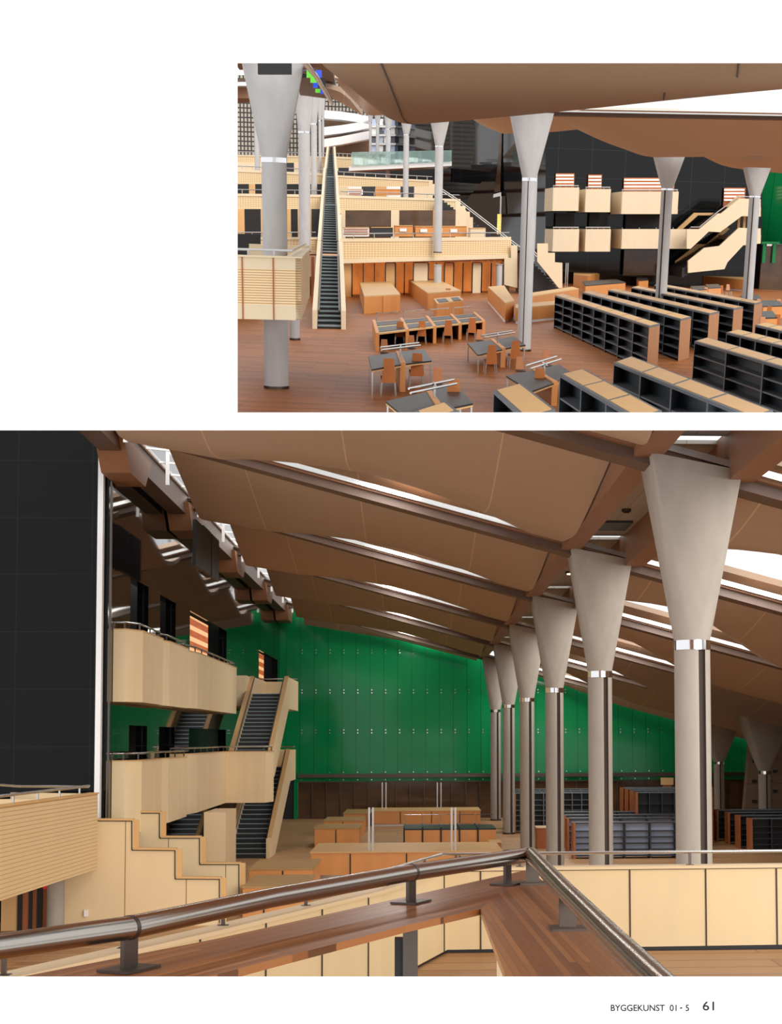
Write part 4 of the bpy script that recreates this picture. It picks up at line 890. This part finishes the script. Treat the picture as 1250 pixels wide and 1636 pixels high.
for a, b, t0, t1, lab in ((888, 918, 277, 300, 'amber lit opening above the first upper balcony'), (940, 962, 279, 303, 'amber lit opening above the second upper balcony'), (997, 1078, 284, 308, 'wide amber lit opening above the third upper balcony'), (1157, 1191, 300, 330, 'amber lit opening at the head of the stairs')):
    o = thing('lit_opening', T, (yx((a + b) / 2, 205), 205, yz(t1, 205)), lab, 'lit opening', 'amber lit openings of the black wall')
    pbx(MB(), a, b, t0, t1, 205.4, .3).build('back', OAKD, parent=o)
    for j in range(4): pbx(MB(), a + 1, b - 1, t0 + 2 + j * 5.4, t0 + 4.4 + j * 5.4, 205.1, .2).build('lit_strip', mat('glowing_strip', (255, 214, 160), .5, var=.4, scale=(.3, 1, 1), rgb2=(255, 240, 220), emit=1.2), parent=o)
for a, b, lab in ((888, 918, 'left'), (942, 972, 'middle'), (1000, 1060, 'right')):
    pbx(MB(), a, b, 340, 366, 205, .3).build('dark_opening', BLACK, hall=T, label=f'{lab} dark opening between the upper and lower balconies', cat='opening', group='dark openings')
# side stairs near the green wall
ss = thing('wall_stair', T, (yx(1150, 196), 196, 0), 'zigzag timber sided stairs between the black wall balconies and the green wall', 'staircase')
def sl(pts, Y, m=BIRCH, nm='side_panel', d=.5): MB().slab([T.y(a, b, Y) for a, b in pts], (0, d, 0)).build(nm, m, parent=ss)
sl([(1098, 366), (1118, 366), (1148, 341), (1153, 341), (1182, 317), (1216, 318), (1216, 346), (1186, 345), (1151, 371), (1133, 370), (1104, 397.5), (1098, 397.5)], 195)
sl([(1082, 366), (1110, 340), (1150, 340), (1180, 312), (1183, 316), (1153, 344), (1116, 344), (1090, 367)], 204, OAKL, 'rear_side_panel')
sl([(1100, 428), (1100, 417), (1126, 396), (1150, 393), (1181, 364), (1216, 365), (1216, 389), (1188, 392), (1163, 419), (1158, 430), (1100, 436)], 195)
sl([(1078, 428), (1080, 417), (1115, 390), (1130, 390), (1162, 362), (1166, 366), (1134, 394), (1118, 396), (1086, 424), (1084, 430)], 204, OAKL, 'rear_side_panel')
def tf(pa, pb, n):
    a, b = T.y(*pa, 196), T.y(*pb, 196); m = MB()
    for i in range(n):
        x0_, x1_ = a.x + (b.x - a.x) * i / n, a.x + (b.x - a.x) * (i + 1) / n; z = a.z + (b.z - a.z) * (i + 1) / n; m.box(x0_, x1_, 195.8, 203.8, z - 1.2, z)
    m.build('steps', TREAD, parent=ss)
tf((1104, 380), (1182, 330), 20); tf((1090, 430), (1182, 376), 22)
MB().tube([T.y(1104, 363, 195), T.y(1118, 363, 195), T.y(1148, 338, 195), T.y(1182, 314, 195), T.y(1216, 315, 195)], .08, 6).build('handrail', STEEL, parent=ss)
pbx(MB(), 1166, 1216, 376, 389, 197, 6).build('landing', BIRCH, parent=ss); pbx(MB(), 1180, 1216, 332, 346, 197, 6).build('landing', BIRCH, parent=ss)
for px in (1181, 1190): pbx(MB(), px - 2, px + 2, 346, 365, 200, .4).build('post', OAKL, parent=ss)
# green wall at the right edge
tset(MB().hexa([T.y(1218, 390, 206), T.y(1300, 390, 196), T.y(1300, 390, 196) + Vector((0, 1, 0)), T.y(1218, 390, 206) + Vector((0, 1, 0))],
               [T.y(1218, 240, 206), T.y(1300, 240, 196), T.y(1300, 240, 196) + Vector((0, 1, 0)), T.y(1218, 240, 206) + Vector((0, 1, 0))]), 'wall_green', GREEN)
d2 = thing('door_2', T, (yx(1235, 202), 202, 0), None, None, kind='structure')
pbx(MB(), 1216, 1300, 390, 464, 203, .3).build('dark_glazing', GLASSD, parent=d2)
for a, b in ((1219, 1224), (1235, 1240), (1255, 1260)): pbx(MB(), a, b, 389, 420, 202.5, .3).build('green_stile', GREEN, parent=d2)
pbx(MB(), 1218, 1300, 386, 390, 202.4, .4).build('green_head', GREEN, parent=d2); pbx(MB(), 1226, 1234, 390, 393, 202, .2).build('sign_plate', WHITE, parent=d2)
pbx(MB(), 997, 1050, 399, 440, 204.6, .3).build('glazed_opening', GLASSD, hall=T, label='dark glazed opening under the wide lower balcony', cat='opening')
# ---- ceiling
def loft(rowa, rowb, n, label, m=CEIL, ease=1.0, th=.35, bulge=0):
    def res(r, k):
        out = []; N = len(r) - 1
        for i in range(k + 1):
            t = i / k * N; j = min(int(t), N - 1); u = t - j
            p0, p1, p2, p3 = r[max(j - 1, 0)], r[j], r[j + 1], r[min(j + 2, N)]
            out.append(tuple(.5 * ((2 * b) + (c - a) * u + (2 * a - 5 * b + 4 * c - d) * u * u + (-a + 3 * b - 3 * c + d) * u ** 3) for a, b, c, d in zip(p0, p1, p2, p3)))
        return out
    K = 40; A, Bq = res(rowa, K), res(rowb, K); rows = []
    for i in range(n + 1):
        t = i / n; e = math.sin(t * math.pi / 2) ** ease
        rows.append([T.y(a[0] + (b[0] - a[0]) * e, a[1] + (b[1] - a[1]) * e, a[2] + (b[2] - a[2]) * t) for a, b in zip(A, Bq)])
    global PR; PR = rows
    MB().grid(rows, th).build('ceiling_panel', m, hall=T, label=label, cat='ceiling panel', group='ceiling panels of the upper picture')
def joint(pts, lab, d=.05):
    MB().tube([T.y(*p) for p in pts], d, 6).build('panel_joint', CONCD, hall=T, label=lab, cat='ceiling joint', group='dark joints in the nearest ceiling panel')
loft([(498, 78, 40), (530, 78, 40), (570, 78, 40), (600, 78, 40), (640, 78, 40), (700, 78, 40), (840, 78, 40), (950, 78, 40), (1140, 78, 40), (1300, 78, 40)],
     [(518, 106, 62), (556, 137, 70), (590, 165, 80), (612, 183, 85), (632, 193, 86), (665, 198, 86), (770, 190, 82), (930, 175, 77), (1130, 154, 70), (1300, 138, 64)], 14, 'huge nearest brown ceiling panel filling the top of the upper picture', m=CEILN)
EYEP = Vector((0, 0, EYE))
for i0, i1, j0, j1, lab in ((0, 14, 13, 22, 'long dark joint curving down the nearest ceiling panel at the left'), (9, 12, 34, 34, 'short dark joint in the middle of the nearest ceiling panel'), (1, 6, 36.6, 36.6, 'short dark joint at the right of the nearest ceiling panel')):
    P_ = []
    for i in range(i0, i1 + 1):
        jj = j0 + (j1 - j0) * (i - i0) / (i1 - i0); ja = int(jj); P_.append(lerp(lerp(PR[i][ja], PR[i][min(ja + 1, 40)], jj - ja), EYEP, .004))
    MB().tube(P_, .035, 6).build('panel_joint', CONCD, hall=T, label=lab, cat='ceiling joint', group='dark joints in the nearest ceiling panel')
loft([(535, 124, 96), (552, 128, 96), (572, 138, 96), (592, 158, 96), (625, 178, 96)],
     [(545, 140, 104), (560, 155, 106), (575, 170, 108), (590, 184, 108), (628, 182, 108)], 8, 'second ceiling panel peeping out left of the nearest one')
loft([(515, 140, 118), (528, 142, 118), (545, 148, 118), (560, 160, 118)], [(533, 158, 130), (548, 166, 130), (565, 176, 130), (580, 185, 130)], 6, 'third narrow ceiling panel above the white curved balconies', m=CEILR)
loft([(868, 179, 100), (905, 180, 100), (950, 181, 100), (1000, 182, 100), (1060, 183, 100), (1130, 186, 100), (1200, 188, 100), (1300, 191, 100)],
     [(872, 182, 102), (915, 203, 112), (960, 224, 116), (1000, 239, 118), (1035, 250, 119), (1080, 251, 119), (1180, 249.5, 118), (1300, 247, 116)], 14, 'broad second brown ceiling panel across the right half')
loft([(753, 186, 118), (775, 186, 118), (800, 186, 118), (830, 186, 118), (880, 187, 118), (960, 200, 118)],
     [(757, 192, 126), (775, 202, 130), (795, 210, 132), (812, 213.5, 133), (880, 211, 132), (960, 203, 128)], 10, 'pale ceiling panel end behind the middle column')
loft([(930, 203, 124), (960, 205, 124), (990, 208, 124)], [(950, 211, 128), (975, 216, 130), (1010, 232, 130)], 5, 'small ceiling panel end against the black wall')
loft([(1118, 247, 122), (1160, 246, 122), (1200, 245, 122), (1300, 244, 122)], [(1130, 253, 128), (1158, 265, 132), (1200, 272, 134), (1300, 281, 134)], 10, 'farthest ceiling panel above the green wall')
bm_ = thing('skylight_beam', T, T.y(880, 182, 97), 'long pale and dark skylight beam under the bright white wedge', 'beam')
def tbeam(pa, pb, Y, h0, h1, m, nm, d=1.0):
    a, b = T.y(pa[0], pa[1] + h0, Y), T.y(pb[0], pb[1] + h0, Y); c, e = T.y(pa[0], pa[1] + h1, Y), T.y(pb[0], pb[1] + h1, Y)
    MB().hexa([c, e, e + Vector((0, d, 0)), c + Vector((0, d, 0))], [a, b, b + Vector((0, d, 0)), a + Vector((0, d, 0))]).build(nm, m, parent=bm_)
tbeam((870, 176), (1300, 184), 97, 0, 2.2, STEEL, 'steel_edge'); tbeam((870, 176), (1300, 184), 98, 2.2, 8, BEAM, 'web')
tbeam((930, 173), (1300, 180), 99, 0, 1.5, WHITE, 'glazing_bar')
# roof bits over the big column
rb = thing('roof_edge', T, T.y(430, 110, 80), 'brown and black roof underside above the biggest column', 'roof')
pbx(MB(), 376, 530, 80, 101.5, 74, 3).build('fascia', GIRD, parent=rb)
pbx(MB(), 412, 466, 100, 118, 64.2, .4).build('dark_recess', BLACK, parent=rb)
pbx(MB(), 366, 402, 137, 157, 90, 3).build('underside', GIRD, parent=rb)
pbx(MB(), 366, 402, 131, 137, 89, 1).build('white_edge', WHITE, parent=rb); pbx(MB(), 366, 392, 126, 131, 89, 1).build('dark_edge', BEAM, parent=rb)
cg = thing('coloured_glass', T, T.y(500, 130, 90), 'strip of blue and lime glass pieces along the roof slot', 'glass strip')
for k, (a, b, c, d, m) in enumerate(((472, 490, 100, 112, BLUE), (490, 500, 110, 124, LIME), (496, 506, 118, 132, LIME), (504, 514, 112, 124, BLUE), (500, 508, 130, 140, BLUE), (508, 520, 124, 140, BLACK), (512, 520, 140, 150, BLUE), (504, 512, 142, 148, LIME), (478, 492, 118, 124, BLACK))):
    pbx(MB(), a, b, c, d, 94 + k, .2).build('glass_piece', m, parent=cg)
MB().tube([T.y(484, 96, 60), T.y(505, 122, 80), T.y(531, 166, 120)], .12, 8).build('slot_rail', STEEL, parent=cg)
MB().bar(T.y(480, 149, 140), T.y(545, 156, 140), .35).build('cross_beam', STEEL, parent=cg)
MB().slab([T.y(478, 100, 100), T.y(530, 100, 100), T.y(540, 160, 140), T.y(480, 152, 140)], (0, .5, .5)).build('dark_soffit', BEAM, parent=cg)
# ---- low furniture of the hall
def quad(pts, z): return [T.z(a, b, z) for a, b in pts]
def qbox(pts, z1, z0, m, nm, parent, **k): return MB().slab([p for p in quad(pts, z1)], (0, 0, z0 - z1)).build(nm, m, parent=parent, **k)
def cabinet(pts, z, lab, m=OAK, mt=OAKL, toe=None, group=None, joint=None):
    P = quad(pts, z); c = sum(P, Vector()) / len(P); t = thing('oak_cabinet', T, (c.x, c.y, 0), lab, 'cabinet', group)
    zb = .2 if toe else 0
    MB().slab([Vector((p.x, p.y, z - .1)) for p in P], (0, 0, zb - z + .1)).build('body', m, parent=t)
    MB().slab(P, (0, 0, -.1)).build('top', mt, parent=t)
    if toe: MB().slab([Vector((p.x, p.y, zb)) for p in [lerp(p, Vector((c.x, c.y, z)), .02) for p in P]], (0, 0, -zb)).build('plinth', toe, parent=t)
    if joint is not None:
        q = lerp(P[joint[0]], P[joint[1]], .5); MB().box(q.x - .04, q.x + .04, q.y - .06, q.y + .02, .05, z - .1).build('joint', OAKD, parent=t)
    return t
cabinet([(575, 451), (623, 449), (640, 470), (582, 473)], 1.41, 'square oak display cabinet nearest the long stair', joint=(2, 3))
cabinet([(653, 447), (698, 445), (737, 464), (684, 468)], 1.41, 'long oak drawer cabinet before the amber room fronts')
cabinet([(780, 458), (806, 456), (822, 480), (808, 484)], 1.5, 'angled end of the oak service counter by the middle column', toe=WHITE)
cabinet([(824, 486), (905, 479), (905, 485), (824, 492)], 1.2, 'front run of the oak service counter behind the middle column', toe=WHITE)
cabinet([(846, 468), (915, 458), (925, 461), (850, 473)], 1.2, 'rear run of the oak service counter behind the middle column')
cabinet([(917, 434), (955, 431), (960, 435), (940, 440), (917, 438)], 1.5, 'oak cabinet below the black wall balconies, left')
cabinet([(948, 432), (975, 431), (977, 436), (950, 438)], 1.4, 'low oak cabinet below the black wall balconies, middle')
cabinet([(977, 430), (1030, 427), (1034, 432), (1000, 436), (978, 434)], 1.6, 'oak cabinet below the black wall balconies, right')
cabinet([(1071, 430), (1195, 440), (1196, 447), (1071, 436)], 1.5, 'long oak counter before the stairs at the right', toe=WHITE)
cabinet([(1140, 418), (1164, 418), (1166, 422), (1141, 422)], 1.5, 'small oak cabinet at the foot of the stairs, left')
cabinet([(1166, 418), (1192, 419), (1192, 424), (1166, 423)], 1.4, 'small reddish cabinet at the foot of the stairs, right', m=OAKD)
cabinet([(1209, 424), (1248, 426), (1248, 430), (1209, 428)], 1.5, 'oak cabinet under the green wall at the right edge')
cabinet([(931, 449), (985, 446), (1000, 451), (936, 456)], 1.2, 'low oak counter behind the long bookcases', mt=DESK)
def chair(px, py, lab, back='near', s=1.0, grp='high-backed oak chairs', lean=.0):
    P = T.z(px, py, 0); k = -1 if back == 'near' else 1; t = thing('chair', T, P, lab, 'chair', grp); D = .95 * s; w = .27 * s; x, y = P.x, P.y
    f = lambda v: -v * k                       # away from the back
    yb = y; yf = y + f(D)
    m = MB().hexa([(x - w, yb, .46 * s), (x + w, yb, .46 * s), (x + w, yb + f(.06), .46 * s), (x - w, yb + f(.06), .46 * s)],
                  [(x - w * .68, yb - f(.16), 1.36 * s), (x + w * .68, yb - f(.16), 1.36 * s), (x + w * .68, yb - f(.1), 1.36 * s), (x - w * .68, yb - f(.1), 1.36 * s)]); m.build('backrest', mat_chair, parent=t)
    MB().box(x - w, x + w, min(yb, yf), max(yb, yf), .58 * s, .63 * s).build('seat', DESK, parent=t)
    for sx in (-1, 1):
        for yy in (yb + f(.05), yf - f(.05)): MB().bar((x + sx * w * .86, yy, .58 * s), (x + sx * w * 1.02, yy, 0), .05 * s).build('leg', STEEL, parent=t)
    return t
mat_chair = mat('warm_oak_chair_back', (190, 118, 66), .4, var=.2, scale=(4, 4, .6))
def desk(qL, qR, z, lab, zlab):
    """pair of tables joined by an oak divider: quads are far-left, far-right, near-right, near-left"""
    PL, PR = quad(qL, z), quad(qR, z); c = (PL[2] + PR[3]) / 2; t = thing('study_desk', T, (c.x, c.y, 0), lab, 'desk', 'twin study desks')
    for P, s in ((PL, 0), (PR, 1)):
        MB().slab(P, (0, 0, -.07)).build('table_top', DESK, parent=t)
        MB().slab([p - Vector((0, 0, .07)) for p in P], (0, 0, -.06)).build('edge_frame', OAKL, parent=t)
        for i in ((0, 3) if s == 0 else (1, 2)):
            q = lerp(P[i], sum(P, Vector()) / 4, .06); MB().bar((q.x, q.y, z - .1), (q.x, q.y, 0), .06).build('leg', STEEL, parent=t)
    a, b = (PL[1] + PR[0]) / 2, (PL[2] + PR[3]) / 2
    MB().hexa([(a.x - .1, a.y, 0), (a.x + .1, a.y, 0), (b.x + .12, b.y, 0), (b.x - .12, b.y, 0)], [(a.x - .1, a.y, z + .06), (a.x + .1, a.y, z + .06), (b.x + .12, b.y, z + .06), (b.x - .12, b.y, z + .06)]).build('divider_panel', OAK, parent=t)
    m_ = (a + b) / 2; zz = z + .55
    lam = MB().box(m_.x - .04, m_.x + .04, m_.y - .1, m_.y + .1, z, zz).build('lamp_post', STEEL, parent=t)
    wl = (PL[0] + PL[3]) / 2; wr = (PR[1] + PR[2]) / 2
    for d in (-.9, .5):
        A_ = lerp(wl, wr, .18); B_ = lerp(wl, wr, .84); MB().tube([(A_.x, A_.y + d, zz), (B_.x, B_.y + d, zz)], .045, 6).build('lamp_tube', STEEL, parent=t)
    MB().tube([(m_.x, m_.y - .9, zz), (m_.x, m_.y + .5, zz)], .04, 6).build('lamp_arm', STEEL, parent=t)
desk([(589, 569), (632, 563), (641, 582), (594, 590)], [(640, 562), (678, 558), (690, 576), (647, 581)], 1.2, 'twin black topped study desk at the left of the hall floor', '')
desk([(747, 548), (785, 543), (803, 558), (764, 567)], [(788, 543), (821, 537), (840, 551), (806, 557)], .95, 'twin black topped study desk in front of the middle column', '')
desk([(809, 600), (851, 592), (885, 612), (849, 625)], [(855, 591), (894, 582), (910, 593), (889, 611)], .95, 'twin black topped study desk left of the near bookcases', '')
desk([(617, 641), (682, 626), (702, 655), (650, 668)], [(687, 622), (730, 616), (756, 644), (708, 654)], 1.0, 'twin black topped study desk cut by the bottom edge', '')
cr = [(597, 514), (757, 501), (773, 513), (603, 533)]
Pc = quad(cr, 1.0)
for i in range(4):
    u, v = i / 4, (i + 1) / 4; t0, t1 = lerp(Pc[0], Pc[1], u), lerp(Pc[0], Pc[1], v); f0, f1 = lerp(Pc[3], Pc[2], u), lerp(Pc[3], Pc[2], v)
    w = ['leftmost', 'second from the left', 'third from the left', 'rightmost'][i]
    t = thing('study_carrel', T, ((t0.x + f1.x) / 2, (t0.y + f1.y) / 2, 0), f'{w} of the four joined oak study carrels', 'carrel', 'joined study carrels')
    MB().slab([t0, t1, f1, f0], (0, 0, -.08)).build('frame_top', OAKL, parent=t)
    c = (t0 + t1 + f0 + f1) / 4
    for a_, b_, nm in ((.08, .42, 'rear_inlay'), (.55, .92, 'front_inlay')):
        g0, g1, h0, h1 = lerp(t0, f0, a_), lerp(t1, f1, a_), lerp(t0, f0, b_), lerp(t1, f1, b_)
        MB().slab([lerp(g0, g1, .07), lerp(g0, g1, .93), lerp(h0, h1, .93), lerp(h0, h1, .07)], (0, 0, .03)).build(nm, DESK, parent=t)
    for (p, q) in ((t0, f0), (t1, f1)) if i == 3 else ((t0, f0),):
        MB().hexa([(p.x - .08, p.y, 0), (p.x + .12, p.y, 0), (q.x + .12, q.y, 0), (q.x - .08, q.y, 0)], [(p.x - .08, p.y, 1.12), (p.x + .12, p.y, 1.12), (q.x + .12, q.y, 1.04), (q.x - .08, q.y, 1.04)]).build('side_panel', OAK, parent=t)
    MB().hexa([(t0.x, t0.y, 0), (t1.x, t1.y, 0), (t1.x, t1.y + .1, 0), (t0.x, t0.y + .1, 0)], [(t0.x, t0.y, .95), (t1.x, t1.y, .95), (t1.x, t1.y + .1, .95), (t0.x, t0.y + .1, .95)]).build('back_panel', OAKD, parent=t)
    ml, mr = lerp(t0, t1, .1), lerp(t0, t1, .9); MB().tube([ml + Vector((0, 0, .5)), mr + Vector((0, 0, .5))], .05, 6).build('lamp_tube', STEEL, parent=t)
    MB().bar(ml, ml + Vector((0, 0, .5)), .05).build('lamp_post', STEEL, parent=t)
for px, py, back, s, lab in (
    (639, 551, 'near', 1.03, 'chair at the leftmost joined carrel'), (674, 550, 'near', 1.03, 'chair at the second joined carrel'), (716, 549, 'near', 1.05, 'chair at the third joined carrel'), (754, 544, 'near', 1.05, 'chair at the rightmost joined carrel'),
    (621, 632, 'near', 1.16, 'chair at the left twin desk, on its left near side'), (666, 620, 'near', 1.14, 'chair at the left twin desk, on its right near side'),
    (614, 578, 'far', .85, 'chair behind the left twin desk, far left side'), (657, 570, 'far', .85, 'chair behind the left twin desk, far right side'),
    (785, 598, 'near', 1.06, 'chair at the desk before the middle column, left near side'), (823, 588, 'near', 1.04, 'chair at the desk before the middle column, right near side'),
    (766, 556, 'far', .8, 'chair behind the desk before the middle column'),
    (861, 640, 'near', 1.0, 'reddish chair between the lower twin desk and the near bookcase'), (872, 600, 'far', .9, 'chair behind the twin desk left of the near bookcases'), (830, 607, 'far', .8, 'chair on the far left side of the twin desk by the near bookcases'),
    (724, 668, 'near', 1.1, 'chair at the bottom edge on the right side of the cropped desk'), (699, 634, 'far', .9, 'chair behind the cropped desk at the bottom edge')):
    chair(px, py, 'oak high-backed ' + lab, back, s)
t = cabinet([(693, 477), (734, 473), (741, 479), (699, 485)], 1.3, 'small standalone oak carrel with black top behind the joined carrels', mt=OAKL)
MB().slab(quad([(698, 478), (712, 476.5), (717, 481), (702, 483)], 1.34), (0, 0, -.03)).build('black_inlay', DESK, parent=t); MB().slab(quad([(721, 475.5), (732, 474.5), (737, 479), (725, 480.5)], 1.34), (0, 0, -.03)).build('black_inlay', DESK, parent=t)
chair(716, 489, 'oak chair whose back rises above the small standalone carrel', 'far', 1.15)
chair(868, 462, 'oak chair behind the service counter near the middle column', 'near', 1.0)
# distant reading desks and chairs behind the bookcases
for k, (px, py) in enumerate(((1027, 447), (1062 + 55, 462), (1140, 459), (1200, 478), (1232, 488), (1218, 507))):
    w = ['first', 'second', 'third', 'fourth', 'fifth', 'sixth'][k]; sz = 9 + (py - 445) * .25
    t = cabinet([(px - sz, py - sz * .38), (px + sz * .7, py - sz * .42), (px + sz, py), (px - sz * .6, py + 1)], 1.1, f'{w} small black topped desk from the left behind the long bookcase rows', mt=DESK, group='distant reading desks')
for k, (px, py) in enumerate(((1009, 452), (1044, 452), (1128, 478), (1152, 474), (1163, 472), (1178, 495), (1212, 500), (1228, 514), (1244, 500), (1241, 530), (1218, 535))):
    chair(px, py, f'distant oak chair number {k + 1} from the left behind the long bookcase rows'.replace('number 1 from', 'first from').replace(f'number {k + 1} from', ['first', 'second', 'third', 'fourth', 'fifth', 'sixth', 'seventh', 'eighth', 'ninth', 'tenth', 'last'][k] + ' from'), 'near' if k % 2 else 'far', .95, grp='distant chairs')
for px, y0, y1, lab in ((906, 420, 458, 'pale twin pole beside the dark stair foot'), (1105, 405, 432, 'twin steel pole on the long right counter, left'), (1158, 410, 438, 'twin steel pole on the long right counter, right')):
    Y = T.z(px, y1, 0 if px < 1000 else 1.5).y; t = thing('twin_pole', T, T.y(px, y1, Y), lab, 'pole', 'twin poles of the upper picture')
    for d in (-1.5, 1.5): pbx(MB(), px + d - .8, px + d + .8, y0, y1, Y, .1).build('pole', STEEL, parent=t)
# ---- bookcases
def bookcase(L, R, oL, oR, n, lab, z=2.35, ns=4, closed=False, back=None, grp='low dark bookcases'):
    p0, p1 = T.z(*L, z), T.z(*R, z); q0, q1 = T.z(L[0] + oL[0], L[1] + oL[1], z), T.z(R[0] + oR[0], R[1] + oR[1], z)
    c = (p0 + p1 + q0 + q1) / 4; t = thing('bookcase', T, (c.x, c.y, 0), lab, 'bookcase', grp)
    def pl(u0, u1, v0, v1, za, zb, m, nm, par=None):
        def g(u, v): return lerp(lerp(p0, p1, u), lerp(q0, q1, u), v)
        P = [g(u0, v0), g(u1, v0), g(u1, v1), g(u0, v1)]
        return MB().hexa([(p.x, p.y, za) for p in P], [(p.x, p.y, zb) for p in P]).build(nm, m, parent=par or t)
    tf_ = pl(0, 1, 0, 1, z - .1, z, GREY, 'top_frame')
    L_ = (p1 - p0).length; e = .07 / L_ * 2.2
    for i in range(n):
        u0, u1 = i / n, (i + 1) / n; pl(u0 + e, u1 - e, .1, .9, z, z + .015, OAKL, 'top_inlay', tf_)
        pl(u0 - e * .5 if i else 0, u0 + e * .6, 0, .97, 0, z - .1, GREY, 'upright')
    pl(0, 1 - e * .9, .46, .54, .1, z - .1, back or SHELFD, 'back_panel')
    for k in range(ns): zz = .12 + (z - .25) * k / ns; pl(0, 1 - e * .9, .02, .98, zz, zz + .06, GREY, 'shelf')
    pl(1 - e * .8, 1, 0, 1, 0, z - .1, END, 'end_panel')
    MB_ = None
bookcase((887, 472), (1038, 521), (14, -3), (17, -4), 8, 'first long bookcase row, beside the middle column')
bookcase((931, 467), (1088, 510), (13, -3), (17, -4), 8, 'second long bookcase row from the middle column')
bookcase((972, 463.5), (1134, 501), (12, -2.5), (16, -3.5), 8, 'third long bookcase row from the middle column')
bookcase((1009, 459), (1173, 493), (11, -2.2), (15, -3), 8, 'fourth long bookcase row, starting by the second column')
bookcase((1046, 455), (1206, 485), (10, -2), (13, -3), 8, 'fifth and farthest long bookcase row')
bookcase((1207, 519), (1290, 539), (18, -4), (20, -4), 4, 'small part of a bookcase at the right edge, farthest of the near rows')
bookcase((1161, 531), (1290, 563), (20, -5), (22, -5), 5, 'bookcase row at the right edge, second farthest of the near rows')
bookcase((1110, 545), (1290, 598), (21, -6), (26, -6), 3, 'bookcase row at the right edge with open shelves facing left')
bookcase((981, 579), (1200, 666), (29, -10), (36, -10), 4, 'near bookcase row running off the bottom edge, with three pale tops', ns=3)
bookcase((895, 598), (1016, 668), (38, -9), (42, -12), 3, 'near bookcase row left of the one with three pale tops', ns=3)
bookcase((789, 624), (838, 668), (44, -12), (50, -14), 1, 'bookcase with a single pale top near the bottom edge', ns=3)
bookcase((663, 657), (676, 672), (50, -16), (56, -16), 1, 'bookcase corner showing least above the bottom edge', ns=3)
bookcase((1238, 431), (1290, 433), (2, -1), (2, -1), 2, 'bookcase with blue-grey back panels at the right edge', back=SILV, z=2.2, ns=5)
